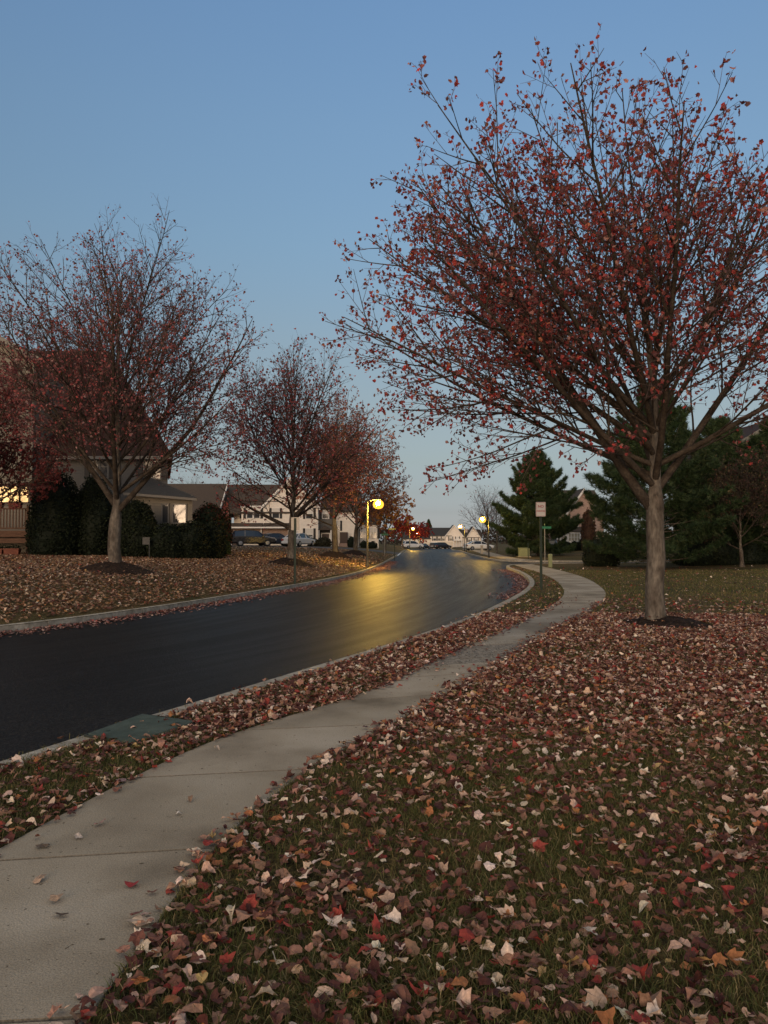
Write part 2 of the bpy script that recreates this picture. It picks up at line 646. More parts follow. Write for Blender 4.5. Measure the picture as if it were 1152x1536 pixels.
def kerb(P, side, name='kerb', close=False):
    P = np.asarray(P)
    t = np.gradient(P, axis=0)
    t /= np.linalg.norm(t, axis=1)[:, None]
    nrm = np.c_[t[:, 1], -t[:, 0]] * side
    prof = [(0.0, -0.2), (0.004, -0.03), (0.018, -0.006), (0.045, 0.004), (0.185, 0.004), (0.2, -0.006), (0.205, -0.15)]
    M = MB()
    k = len(prof)
    cs = np.r_[0, np.cumsum(np.hypot(*np.diff(P, axis=0).T))]
    ss = list(cs)
    jt = np.arange(1.3, cs[-1] - .1, 2.9)
    for j in jt:
        ss = [q for q in ss if abs(q - j) > .03] + [j - .012, j - .009, j + .009, j + .012]
    ss = np.array(sorted(ss))
    isj = np.array([np.min(np.abs(jt - q)) < .0105 for q in ss])
    P = np.c_[np.interp(ss, cs, P[:, 0]), np.interp(ss, cs, P[:, 1])]
    nrm = np.c_[np.interp(ss, cs, nrm[:, 0]), np.interp(ss, cs, nrm[:, 1])]
    for p, n_, ij in zip(P, nrm, isj):
        zz = -0.0086 * max(0, p[1] - 110) - (.014 if ij else 0)
        for o, z in prof:
            o = o + (.014 if ij and o < .05 else 0)
            M.v.append((p[0] + n_[0] * o, p[1] + n_[1] * o, zz + z))
    for i in range(len(P) - 1):
        for j in range(k - 1):
            f = [i * k + j, i * k + j + 1, (i + 1) * k + j + 1, (i + 1) * k + j]
            M.f.append(f if side < 0 else f[::-1]); M.m.append(0)
    return tag(M.build(name, M_KERB), kind='structure')


M_KERB = mat('kerb_concrete', (0.29, 0.265, 0.22), rough=0.9, col2=(0.43, 0.40, 0.34), scale=2.5, var=0.3, bump=0.006, bscale=40, spec=0.2)
kerb(KL[KL[:, 1] < 80.5], -1)
kerb(KL[KL[:, 1] > 93], -1)
kerb(KR1, 1)
kerb(KR2, 1)


# ------------------------------------------------------------------ leaves and grass
LEAF_OUT = np.array([(0, 0), (.2, .0), (.44, .12), (.41, .33), (.54, .6), (.35, .68), (.2, .84), (0, 1.05), (-.2, .84), (-.35, .68), (-.54, .6), (-.41, .33), (-.44, .12), (-.2, .0)])
OVAL_OUT = np.array([(0, 0), (.22, .12), (.36, .34), (.38, .58), (.24, .82), (0, 1.0), (-.24, .82), (-.38, .58), (-.36, .34), (-.22, .12)])
BLADE5 = np.array([(0, 0), (.42, .25), (.3, .62), (0, 1.0), (-.3, .62), (-.42, .25)])


def leaves(pos, size, cols, out, tilt, seed, hang=0.0, curl=0.35):
    """numpy fan leaves: pos (N,3), returns V, T, colour"""
    g = np.random.default_rng(seed)
    N = len(pos)
    tp = np.vstack([[(0, 0.42)], out])
    K = len(tp)
    xy = np.repeat(tp[None], N, 0) * g.uniform(0.85, 1.15, (N, K, 1))
    xy[:, :, 0] *= g.uniform(0.5, 1.12, (N, 1))
    xy[:, :, 1] -= 0.42
    cx = g.normal(0, curl, (N, 1)); cy = g.normal(0, curl, (N, 1)); cf = g.uniform(-0.15, 0.6, (N, 1)) * curl * 1.6
    z = cx * xy[:, :, 0] ** 2 * 1.6 + cy * xy[:, :, 1] ** 2 * 1.3 + cf * np.abs(xy[:, :, 0]) + g.normal(0, 0.05, (N, K))
    P = np.concatenate([xy, z[:, :, None]], 2) * size[:, None, None]
    ax = g.normal(0, 1, (N, 3)); ax[:, 2] *= 0.1
    ax /= np.linalg.norm(ax, axis=1)[:, None]
    an = np.abs(g.normal(0, tilt, N))
    if hang:
        an = hang + g.normal(0, 0.5, N)
    # yaw then tilt (Rodrigues)
    ya = g.uniform(0, 2 * PI, N)
    c, s = np.cos(ya)[:, None], np.sin(ya)[:, None]
    P = np.stack([P[:, :, 0] * c - P[:, :, 1] * s, P[:, :, 0] * s + P[:, :, 1] * c, P[:, :, 2]], 2)
    c, s = np.cos(an)[:, None, None], np.sin(an)[:, None, None]
    a = ax[:, None, :]
    P = P * c + np.cross(np.broadcast_to(a, P.shape), P) * s + a * (P * a).sum(2, keepdims=True) * (1 - c)
    V = (P + pos[:, None, :])
    lo = V[:, :, 2].min(1) - pos[:, 2]
    if not hang:
        V[:, :, 2] -= (lo * 0.75)[:, None]
    k = np.arange(1, K)
    fan = np.c_[np.zeros(K - 1, int), k, np.r_[k[1:], 1]]
    T = (fan[None] + (np.arange(N) * K)[:, None, None]).reshape(-1, 3)
    colv = np.repeat(cols, K, 0) * np.repeat(g.uniform(0.85, 1.15, (N, K, 1)).reshape(-1, 1), 3, 1)
    return V.reshape(-1, 3), T, colv


def palette(n, cols, w, seed, jit=0.22):
    g = np.random.default_rng(seed)
    w = np.array(w) / sum(w)
    c = np.array(cols)[g.choice(len(cols), n, p=w)]
    return np.clip(c * g.uniform(1 - jit, 1 + jit, (n, 1)) * g.uniform(0.94, 1.06, (n, 3)), 0.005, 0.9)


FALL_C = [(.08, .027, .022), (.18, .08, .058), (.30, .165, .115), (.52, .36, .27), (.68, .55, .45), (.36, .15, .06), (.26, .045, .035), (.42, .28, .12)]
FALL_W = [.25, .25, .21, .13, .07, .045, .07, .012]
M_FALL = mat('dry_leaf', (.2, .1, .07), rough=0.65, attr='tint', var=0.22, scale=18, spec=0.25)
M_TLEAF = mat('tree_leaf', (.2, .05, .04), rough=0.6, attr='tint', var=0.15, scale=15, spec=0.25, trans=0.3)

MAPLE = (5.15, 14.65)


def rho(X, Y):
    """how thickly leaves lie on the lawns, 0..1"""
    kx = np.interp(Y, KL[:, 1], KL[:, 0])
    sl = np.interp(Y, SWL[:, 1], SWL[:, 0]); sr = np.interp(Y, SWR[:, 1], SWR[:, 0])
    patch = 0.5 + 0.5 * nz(X, Y, 1.5, 13)
    patch2 = 0.5 + 0.5 * nz(X, Y, 0.6, 21)
    dm = np.hypot(X - MAPLE[0], (Y - MAPLE[1]))
    right = np.where(Y < 14.5, 1.0, np.exp(-((dm / 6.2) ** 4))) * np.clip(0.5 + 0.75 * patch, 0, 1)
    near = sstep(7.5, 3.5, Y)
    right = right * (1 - near * (0.22 + 0.45 * (1 - patch)))
    right = np.maximum(right, 0.05)
    verge = np.clip(0.55 + 0.5 * patch, 0, 1) * (1 - 0.82 * sstep(15, 24, Y)) * (1 - 0.35 * sstep(7, 4.5, Y))
    left = np.clip(0.55 + 0.6 * patch2, 0, 1) * (1 - 0.75 * sstep(44, 62, Y)) * (0.35 + 0.65 * sstep(24, 14, (kx - X)))
    z = np.where(X > sr, right, np.where(X > kx, verge, left))
    z = np.where((X > kx) & (Y > 50), 0.05, z)
    return z


def offset(P, d):
    t = np.gradient(P, axis=0)
    t /= np.linalg.norm(t, axis=1)[:, None]
    return P + np.c_[t[:, 1], -t[:, 0]] * d


ROADK = np.vstack([offset(KL, -.2), offset(KR2, .2)[::-1], offset(KR1, .215)[::-1]])
LIDP = np.array([G(131, 1105), G(196, 1119), G(294, 1086), G(213, 1075)])
MULCH = [(MAPLE[0] + .2, MAPLE[1] - .05, .82), (at(173, 860, 25)[0], 25, 1.15), (at(437, 845, 36.5)[0], 36.5, 1.1), (at(503, 832, 51)[0], 51, 1.2), (at(533, 827, 61)[0], 61, 1.1)]


def scatter(n, x0, x1, y0, y1, seed, dens, cone=0.56):
    g = np.random.default_rng(seed)
    X, Y = g.uniform(x0, x1, n), g.uniform(y0, y1, n)
    k = np.abs(X) < Y * cone + 0.6
    X, Y = X[k], Y[k]
    ok = ~(inside(ROAD, X, Y) | inside(SIDE, X, Y) | inside(FSIDE, X, Y) | inside(DRIVE, X, Y))
    for mx_, my_, mr in MULCH:
        ok &= np.hypot(X - mx_, Y - my_) > mr
    ok &= ~(inside(ROADK, X, Y) & (g.uniform(0, 1, len(X)) > .04))
    ok &= ~(inside(LIDP, X, Y) & (g.uniform(0, 1, len(X)) > .07))
    X, Y = X[ok], Y[ok]
    k = g.uniform(0, 1, len(X)) < dens(X, Y)
    return X[k], Y[k]


def leaf_batch(parts, X, Y, zoff, smin, smax, out, tilt, seed, cols=None, w=None, curl=0.35):
    g = np.random.default_rng(seed)
    N = len(X)
    z = H(X, Y) if not callable(zoff) else zoff(X, Y)
    pos = np.c_[X, Y, z + g.uniform(-0.004, 0.016, N) + (0 if callable(zoff) else zoff)]
    parts.append(leaves(pos, g.uniform(smin, smax, N), palette(N, cols or FALL_C, w or FALL_W, seed + 1), out, tilt, seed + 2, curl=curl))


def join(parts):
    o, V, T, Cc = 0, [], [], []
    for v, t, c in parts:
        V.append(v); T.append(t + o); Cc.append(c); o += len(v)
    return np.vstack(V), np.vstack(T), np.vstack(Cc)


parts = []
D1 = 700
area = 12 * 15.0
X, Y = scatter(int(area * D1 * 1.0), -4, 8, 1.6, 16.6, 41, rho)
half = np.random.default_rng(1).uniform(0, 1, len(X)) < 0.5
leaf_batch(parts, X[half], Y[half], 0.012, .028, .072, LEAF_OUT, 0.42, 100, curl=.5)
leaf_batch(parts, X[~half], Y[~half], 0.012, .026, .07, OVAL_OUT, 0.42, 200, curl=0.55)
# farther right lawn, verge
X, Y = scatter(60000, 0, 24, 14, 44, 42, lambda x, y: rho(x, y) * 0.75)
leaf_batch(parts, X, Y, 0.01, .07, .11, BLADE5, 0.4, 300)
# left lawn
X, Y = scatter(150000, -24, 1, 12, 40, 43, lambda x, y: rho(x, y) * 0.85)
LW = [.2, .28, .28, .12, .03, .05, .03, .01]
LC = [(.12, .05, .035), (.2, .11, .065), (.3, .19, .12), (.46, .33, .23), (.58, .46, .36), (.34, .16, .06), (.22, .05, .035), (.42, .28, .12)]
leaf_batch(parts, X, Y, 0.012, .06, .11, BLADE5, 0.4, 400, LC, LW)
X, Y = scatter(60000, -26, 3, 38, 76, 44, lambda x, y: rho(x, y) * 0.7)
leaf_batch(parts, X, Y, 0.012, .10, .16, BLADE5, 0.4, 500, LC, LW)


# leaves blown into the gutters and onto the pavement edges
def along(P, n, ymin, ymax, o0, o1, seed, side):
    g = np.random.default_rng(seed)
    P = P[(P[:, 1] > ymin) & (P[:, 1] < ymax)]
    d = np.r_[0, np.cumsum(np.hypot(*np.diff(P, axis=0).T))]
    s = g.uniform(0, d[-1], n)
    x, y = np.interp(s, d, P[:, 0]), np.interp(s, d, P[:, 1])
    x2, y2 = np.interp(s + .1, d, P[:, 0]), np.interp(s + .1, d, P[:, 1])
    tx, ty = x2 - x, y2 - y
    l = np.hypot(tx, ty) + 1e-6
    o = o0 + (o1 - o0) * np.abs(g.normal(0, 0.45, n))
    return x + ty / l * o * side, y - tx / l * o * side


rz_ = lambda x, y: road_z(y) + 0.008
X, Y = along(KR1, 1700, 22, 44, 0.02, .75, 61, -1)
k = inside(ROAD, X, Y)
RED_C = [(.2, .095, .08), (.36, .23, .2), (.14, .07, .06), (.22, .07, .06)]
leaf_batch(parts, X[k], Y[k], rz_, .07, .11, BLADE5, 0.3, 600, RED_C, [.3, .3, .25, .15])
X, Y = along(KL, 6500, 11, 60, 0.02, 0.8, 62, 1)
k = inside(ROAD, X, Y)
leaf_batch(parts, X[k], Y[k], rz_, .06, .1, BLADE5, 0.3, 620, RED_C, [.3, .3, .25, .15])
X, Y = along(KR1, 400, 4, 17, 0.02, 0.25, 63, -1)
leaf_batch(parts, X, Y, rz_, .05, .09, BLADE5, 0.3, 640)
sz = lambda x, y: 0.012 + 0 * x
for P, sd, seed in ((SWL, 1, 64), (SWR, -1, 65)):
    X, Y = along(P, 260, 1.8, 12.5, 0.0, 0.10, seed, sd)
    k = inside(SIDE, X, Y)
    leaf_batch(parts, X[k], Y[k], sz, .035, .065, LEAF_OUT, 0.3, 650 + seed, curl=.5)
    X, Y = along(P, 480, 8, 20, 0.0, 0.22, seed + 9, sd)
    k = inside(SIDE, X, Y)
    leaf_batch(parts, X[k], Y[k], sz, .05, .085, BLADE5, 0.3, 670 + seed)
g = np.random.default_rng(8)
X, Y = g.uniform(-2, 6, 500), g.uniform(6.5, 26, 500)
k = inside(SIDE, X, Y)
leaf_batch(parts, X[k], Y[k], sz, .04, .07, BLADE5, 0.3, 700)
# crumbs of bark and twig on the worn slabs
X, Y = g.uniform(-1, 4, 4500), g.uniform(8.6, 13.5, 4500)
k = inside(SIDE, X, Y) & (g.uniform(0, 1, 4500) < np.exp(-((Y - 10.7) / 1.3) ** 2))
leaf_batch(parts, X[k], Y[k], sz, .012, .03, BLADE5, 0.3, 720, [(.05, .04, .03), (.12, .1, .08), (.3, .27, .23)], [.5, .3, .2])
V, T, Cc = join(parts)
tag(np_mesh('fallen_leaves', V, T, M_FALL, Cc), 'fallen maple leaves in red, brown and pale pink scattered over the lawns', 'leaves', kind='stuff')


# grass blades near the camera
def blades(X, Y, hmin, hmax, w, seed):
    g = np.random.default_rng(seed)
    N = len(X)
    z = H(X, Y) - 0.015
    a = g.uniform(0, 2 * PI, N)
    hgt = g.uniform(hmin, hmax, N)
    lean = g.uniform(0.25, 1.25, N) * hgt
    la = g.uniform(0, 2 * PI, N)
    px_, py_ = np.cos(a) * w * 0.5, np.sin(a) * w * 0.5
    b0 = np.c_[X - px_, Y - py_, z]; b1 = np.c_[X + px_, Y + py_, z]
    mx, my = X + np.cos(la) * lean * 0.35, Y + np.sin(la) * lean * 0.35
    m0 = np.c_[mx - px_ * .8, my - py_ * .8, z + hgt * .62]; m1 = np.c_[mx + px_ * .8, my + py_ * .8, z + hgt * .62]
    t = np.c_[X + np.cos(la) * lean, Y + np.sin(la) * lean, z + hgt * g.uniform(.75, 1, N)]
    V = np.stack([b0, b1, m0, m1, t], 1).reshape(-1, 3)
    f = np.array([(0, 1, 3), (0, 3, 2), (2, 3, 4)])
    T = (f[None] + (np.arange(N) * 5)[:, None, None]).reshape(-1, 3)
    c = palette(N, [(.125, .13, .04), (.09, .105, .034), (.19, .155, .06), (.34, .26, .13)], [.36, .26, .24, .14], seed + 1, .3)
    return V, T, np.repeat(c, 5, 0)


gp = []
gd = lambda x, y: np.clip(0.6 + 0.55 * nz(x, y, 2.2, 5), 0.12, 1)
X, Y = scatter(330000, -3.5, 4, 1.6, 6.5, 71, gd)
gp.append(blades(X, Y, .03, .075, .0042, 72))
X, Y = scatter(220000, -4, 8, 6.0, 15, 73, gd)
gp.append(blades(X, Y, .03, .065, .007, 74))
X, Y = scatter(120000, -3, 20, 14, 40, 75, lambda x, y: np.where(x > np.interp(y, KL[:, 1], KL[:, 0]), gd(x, y), 0))
gp.append(blades(X, Y, .04, .075, .016, 76))
V, T, Cc = join(gp)
M_GRASS = mat('grass_blade', (.05, .07, .02), rough=0.7, attr='tint', spec=0.2, trans=0.25)
tag(np_mesh('grass', V, T, M_GRASS, Cc), 'short dull green grass growing between the fallen leaves', 'grass', kind='stuff')


# ------------------------------------------------------------------ trees
def norm(v):
    return v / (np.linalg.norm(v) + 1e-9)


class Tubes:
    """fast many-tube mesh"""
    def __init__(s):
        s.V, s.T, s.n = [], [], 0

    def add(s, P, rad, k):
        P = np.asarray(P); n = len(P)
        t = np.gradient(P, axis=0)
        t /= (np.linalg.norm(t, axis=1)[:, None] + 1e-9)
        ref = np.array([0.31, 0.17, 0.1]) if abs(t[:, 2]).mean() > 0.6 else np.array([0.05, 0.1, 1.0])
        a = np.cross(t, ref); a /= (np.linalg.norm(a, axis=1)[:, None] + 1e-9)
        b = np.cross(t, a)
        th = np.arange(k) * 2 * PI / k
        ring = a[:, None, :] * np.cos(th)[None, :, None] + b[:, None, :] * np.sin(th)[None, :, None]
        V = P[:, None, :] + ring * np.asarray(rad)[:, None, None]
        i, j = np.meshgrid(np.arange(n - 1), np.arange(k), indexing='ij')
        j2 = (j + 1) % k
        q = np.stack([i * k + j, (i + 1) * k + j, (i + 1) * k + j2, i * k + j, (i + 1) * k + j2, i * k + j2], -1).reshape(-1, 3)
        s.V.append(V.reshape(-1, 3)); s.T.append(q + s.n); s.n += n * k

    def get(s):
        return np.vstack(s.V), np.vstack(s.T)


M_BARK = mat('bark', (.075, .06, .048), rough=0.95, col2=(.16, .14, .115), scale=4, var=0.4, bump=0.02, bscale=26, stretch=(1, 1, 0.4), spec=0.1)
M_LIMB = mat('limb_bark', (.034, .026, .02), rough=0.9, col2=(.065, .052, .041), scale=5, var=0.35, bump=0.01, bscale=30, spec=0.1)
M_TWIG = mat('twig_bark', (.085, .06, .055), rough=0.9, var=0.3, scale=3, spec=0.1)


def make_tree(seed, height, radius, fork, r_trunk, n_limb=15, leaf_n=1.0, leaf_size=(.07, .11), pal=None, w=None, zc=None, dens=1.0, fork_pts=None, lean=(0, 0), twig=1.0, low=0.12, lat=(1, 1), bare_top=0.0, ek=2.2, limbs=()):
    """maple-like tree in local coordinates: trunk + ascending limbs, branches, twigs, leaves.
    returns two mesh objects' data tuples"""
    g = np.random.default_rng(seed)
    zc = zc or (fork + (height - fork) * 0.42)
    zb = fork - low * height * 0.3
    eph = g.uniform(0, 6.28, 3)
    TR, TL, TW = Tubes(), Tubes(), Tubes()

    def env(p, m=1.0):
        dz = p[2] - zc
        vz = (height - zc) if dz > 0 else (zc - zb)
        k = ek if dz > 0 else 2.4
        az_ = math.atan2(p[1], p[0])
        m = m * (1 + .07 * math.sin(3 * az_ + eph[0] + p[2] * .5) + .06 * math.sin(5 * az_ + eph[1] - p[2] * .9) + .05 * math.sin(8 * az_ + eph[2]))
        return (math.hypot(p[0] / lat[0], p[1] / lat[1]) / (radius * m)) ** (ek if dz > 0 else 2.0) + abs(dz / (vz * m)) ** k

    def grow(p, d, length, steps, up, wob, m=1.0):
        pts_ = [np.array(p)]
        d = np.array(d)
        st = length / steps
        for i in range(steps):
            d = norm(d + np.array([0, 0, up]) * st + g.normal(0, wob, 3) * math.sqrt(st))
            q = pts_[-1] + d * st
            if env(q, m) > 1.0 and i > 0 and len(pts_) > 1:
                break
            pts_.append(q)
        if len(pts_) < 2:
            pts_.append(pts_[0] + d * st)
        return np.array(pts_)

    # trunk and leader
    top = height * 0.88
    n = 26
    zs = np.linspace(-0.15, top, n)
    wx, wy = np.cumsum(g.normal(0, .022, n)) + lean[0] * zs, np.cumsum(g.normal(0, .022, n)) + lean[1] * zs
    lead = np.c_[wx - wx[1], wy - wy[1], zs]
    rad = np.where(zs < fork, r_trunk * (1 - 0.10 * zs / fork), r_trunk * 0.62 * np.clip((top - zs) / (top - fork), 0.02, 1) ** 1.1)
    rad = np.where(zs < 0.35, rad * (1 + 0.75 * ((0.35 - zs) / 0.5) ** 2), rad)
    if fork < zs[-1]:
        TR.add(lead, rad, 12)

    def lead_at(z):
        return np.array([np.interp(z, zs, lead[:, 0]), np.interp(z, zs, lead[:, 1]), z])

    L1 = [(lead[zs > fork - 0.1], rad[zs > fork - 0.1])]
    for i in range(n_limb):
        f = (i + 0.5) / n_limb
        if i < len(limbs):
            z0, az, el, r0 = limbs[i]
        else:
            z0 = fork * 0.9 + (height - fork) * 0.42 * f ** 1.25 + g.normal(0, .1)
            az = i * 2.39996 + g.normal(0, .22) + seed
            el = R(28 + 44 * f + g.normal(0, 6))
            r0 = r_trunk * (0.27 - 0.13 * f) * g.uniform(.85, 1.1)
        d = np.array([math.cos(az) * math.cos(el), math.sin(az) * math.cos(el), math.sin(el)])
        P = grow(lead_at(z0), d, radius * 2.2, 15, 0.035 if f < .5 else 0.02, 0.035, 0.97)
        rr = r0 * np.linspace(1, 0.0, len(P)) ** 0.85 + 0.008
        TL.add(P, rr, 8)
        L1.append((P, rr))
    tips = []
    gold = 0.0

    def kids(P, rr, spacing, t0, lenf, ang, up, wob, steps, rmax, store, tube, k, m):
        nonlocal gold
        seg = np.linalg.norm(np.diff(P, axis=0), axis=1)
        tot = seg.sum()
        cum = np.r_[0, np.cumsum(seg)]
        s = tot * t0 + g.uniform(0, spacing)
        while s < tot * 0.98:
            i = min(np.searchsorted(cum, s) - 1, len(P) - 2)
            i = max(i, 0)
            u = (s - cum[i]) / max(seg[i], 1e-6)
            p = P[i] * (1 - u) + P[i + 1] * u
            t = norm(P[i + 1] - P[i])
            gold += 2.39996 + g.normal(0, .3)
            a = norm(np.cross(t, np.array([.3, .2, .93])))
            b = np.cross(t, a)
            side = a * math.cos(gold) + b * math.sin(gold)
            an = R(ang + g.normal(0, 8))
            d = norm(t * math.cos(an) + side * math.sin(an))
            ln = lenf(tot - s) * g.uniform(.65, 1.25)
            C_ = grow(p, d, ln, steps, up, wob, m)
            r0 = min(rmax, rr[i] * 0.6)
            cr = r0 * np.linspace(1, 0.25, len(C_)) + 0.0015
            tube.add(C_, cr, k)
            store.append((C_, cr))
            s += spacing * g.uniform(.7, 1.3)

    L2, L3, L4 = [], [], []
    for P, rr in L1:
        kids(P, rr, 0.30 / dens, 0.12, lambda q: 0.52 * q + 0.7, 37, 0.08, 0.05, 7, 0.02, L2, TL, 5, 1.0)
    for P, rr in L2:
        kids(P, rr, 0.23 / dens, 0.12, lambda q: 0.42 * q + 0.36, 36, 0.12, 0.07, 5, 0.010, L3, TW, 4, 1.04)
    for P, rr in L3:
        kids(P, rr, 0.15 / (dens * twig), 0.15, lambda q: 0.35 * q + 0.16, 40, 0.1, 0.1, 2, 0.0045, L4, TW, 3, 1.08)
    # leaves: at twig ends, hanging
    ends = [P[-1] for P, _ in L4] + [P[-1] for P, _ in L3] + [P[len(P) // 2] for P, _ in L4]
    ends = np.array(ends)
    hz = (ends[:, 2] - zb) / (height - zb)
    out = np.hypot(ends[:, 0], ends[:, 1]) / radius
    prob = leaf_n * np.clip(1.0 - bare_top * hz, 0.05, 1)
    cl = 0.5 + 0.5 * nz(ends[:, 0] + ends[:, 2] * .7, ends[:, 1] - ends[:, 2] * .5, 1.7, 17)
    prob = prob * (0.45 + 0.9 * cl)
    reps = np.floor(prob).astype(int) + (g.uniform(0, 1, len(ends)) < (prob % 1))
    pos = np.repeat(ends, reps, 0)
    pos = pos + g.normal(0, .045, pos.shape) - np.array([0, 0, 0.03])
    N = len(pos)
    lv = leaves(pos, g.uniform(*leaf_size, N), palette(N, pal, w, seed + 3, .3), BLADE5 if leaf_size[0] >= .1 else LEAF_OUT, 0, seed + 4, hang=1.35, curl=0.5) if N else None
    vl, tl = TL.get(); vr, tr = TR.get()
    return (np.vstack([vr, vl]), np.vstack([tr, tl + len(vr)]), np.r_[np.zeros(len(tr), int), np.ones(len(tl), int)]), TW.get(), lv


def plant_tree(name, label, loc, data, group=None, rz=0, scale=1.0, cat='tree'):
    t = thing(name, label, cat, loc, rz, group)
    (v1, t1, m1), (v2, t2), lv = data
    np_mesh('trunk', v1, t1, [M_BARK, M_LIMB], None, m1, parent=t, smooth=True)
    if lv is not None:
        V = np.vstack([v2, lv[0]]); T = np.vstack([t2, lv[1] + len(v2)])
        col = np.vstack([np.tile((.085, .06, .055), (len(v2), 1)), lv[2]])
        mi = np.r_[np.zeros(len(t2), int), np.ones(len(lv[1]), int)]
    else:
        V, T, col, mi = v2, t2, np.tile((.085, .06, .055), (len(v2), 1)), np.zeros(len(t2), int)
    np_mesh('crown', V, T, [M_TWIG, M_TLEAF], col, mi, parent=t)
    t.scale = (scale,) * 3
    return t


RED = [(.20, .062, .06), (.26, .05, .05), (.38, .052, .046), (.12, .052, .052), (.36, .19, .17), (.34, .12, .065)]
RW = [.34, .22, .14, .18, .08, .04]
MAROON = [(.20, .075, .075), (.28, .08, .08), (.13, .06, .06), (.36, .08, .08), (.32, .19, .18)]
MW = [.35, .25, .2, .1, .1]

zt = h1(*MAPLE)
big = make_tree(7, 9.75, 6.4, 2.45, 0.18, n_limb=26, leaf_n=2.15, leaf_size=(.05, .088), pal=RED, w=RW, zc=5.1, dens=0.74, ek=2.7, lat=(1.17, .8), lean=(.004, 0), low=0.2, bare_top=0.2,
                limbs=[(2.1, R(174), R(52), .095), (2.5, R(20), R(48), .07), (2.7, R(262), R(46), .06), (2.9, R(85), R(46), .06), (3.0, R(186), R(22), .045), (3.0, R(335), R(24), .05), (2.6, R(205), R(33), .06), (3.3, R(160), R(34), .055), (3.2, R(225), R(30), .05), (3.5, R(190), R(38), .055), (2.8, R(150), R(26), .045), (3.6, R(240), R(44), .055), (3.7, R(178), R(46), .05)])
plant_tree('maple_tree', 'large red leaved maple on the right lawn beside the curving sidewalk', (*MAPLE, zt), big, 'maples along the street')

tx, ty = at(173, 860, 25)[0], 25.0
t1 = make_tree(23, 12.6, 4.9, 2.0, 0.21, n_limb=20, leaf_n=2.1, leaf_size=(.05, .085), pal=MAROON, w=MW, zc=5.6, dens=.82, ek=1.65, bare_top=0.9, low=0.1,
               limbs=[(1.9, R(10), R(48), .095), (2.1, R(165), R(52), .1), (2.3, R(280), R(52), .08), (2.5, R(350), R(30), .055)])
plant_tree('maple_tree', 'thinning maple before the tall house, nearest tree on the left lawn', (tx, ty, h1(tx, ty)), t1, 'maples along the street')

m2 = make_tree(31, 11.6, 4.5, 2.0, 0.2, n_limb=20, leaf_n=1.1, leaf_size=(.09, .12), pal=MAROON, w=MW, zc=5.4, dens=0.85, ek=1.8, twig=0.8, bare_top=0.75, low=0.1,
               limbs=[(1.7, R(172), R(24), .1), (2.2, R(5), R(45), .1)])
x2, y2 = at(437, 845, 36.5)[0], 36.5
T2 = plant_tree('maple_tree', 'half bare maple on the left lawn behind the back-turned sign', (x2, y2, h1(x2, y2)), m2, 'maples along the street')
m3 = make_tree(47, 11.8, 4.3, 2.3, 0.2, n_limb=16, leaf_n=1.9, leaf_size=(.09, .13), pal=[(.2, .09, .08), (.26, .10, .085), (.13, .07, .065), (.3, .14, .12), (.33, .15, .09)], w=[.35, .25, .2, .12, .1], zc=5.6, dens=0.78, ek=1.8, twig=0.75, low=0.12, bare_top=0.45)
x3, y3 = at(503, 832, 51)[0], 51.0
T3 = plant_tree('maple_tree', 'dense russet maple between the half bare maple and the tall lamp', (x3, y3, h1(x3, y3)), m3, 'maples along the street')
x4, y4 = at(533, 827, 61)[0], 61.0
T4 = copy_tree(T3); T4.location = (x4, y4, h1(x4, y4)); T4.rotation_euler.z = 2.1
T4.scale = (.98, .98, .96)
T4['label'] = 'russet maple close behind the glowing left lamp post, farthest of the left row'
# small tree at the left edge
me_ = make_tree(58, 8.6, 4.2, 1.7, 0.14, n_limb=15, leaf_n=2.6, leaf_size=(.085, .12), pal=[(.13, .03, .03), (.09, .025, .025), (.2, .04, .04)], w=[.5, .3, .2], zc=4.6, dens=0.85, twig=0.8, low=0.1)
xe, ye = at(-42, 840, 31)[0], 31.0
plant_tree('maple_tree', 'dark red leafy tree at the left edge before the lit window', (xe, ye, h1(xe, ye)), me_, 'maples along the street')
# orange tree far left
OR = [(.42, .17, .03), (.34, .11, .025), (.5, .26, .05), (.24, .09, .03)]
mo = make_tree(63, 7.2, 3.6, 1.6, 0.14, n_limb=13, leaf_n=3.6, leaf_size=(.16, .26), pal=OR, w=[.35, .3, .15, .2], zc=4.2, dens=0.62, twig=0.6, low=0.1)
xo, yo = at(577, 822, 84)[0], 84.0
plant_tree('maple_tree', 'orange tree glowing past the left lamp, by the green street sign', (xo, yo, h1(xo, yo)), mo)
# dark red tree at the road's end
RD = [(.2, .025, .022), (.13, .02, .02), (.27, .035, .03)]
mr = make_tree(71, 6.6, 4.0, 1.2, 0.15, n_limb=12, leaf_n=3.2, leaf_size=(.32, .5), pal=RD, w=[.5, .3, .2], zc=3.6, dens=0.5, twig=0.6, low=0.2)
xr_, yr_ = at(630, 820, 190)[0], 190.0
plant_tree('maple_tree', 'round crimson tree at the far end of the road', (xr_, yr_, h1(xr_, yr_)), mr)
xr_, yr_ = at(604, 820, 150)[0], 150.0
TRd = plant_tree('maple_tree', 'dark crimson tree between the orange tree and the far left lamps', (xr_, yr_, h1(xr_, yr_)), mr, rz=1.3)
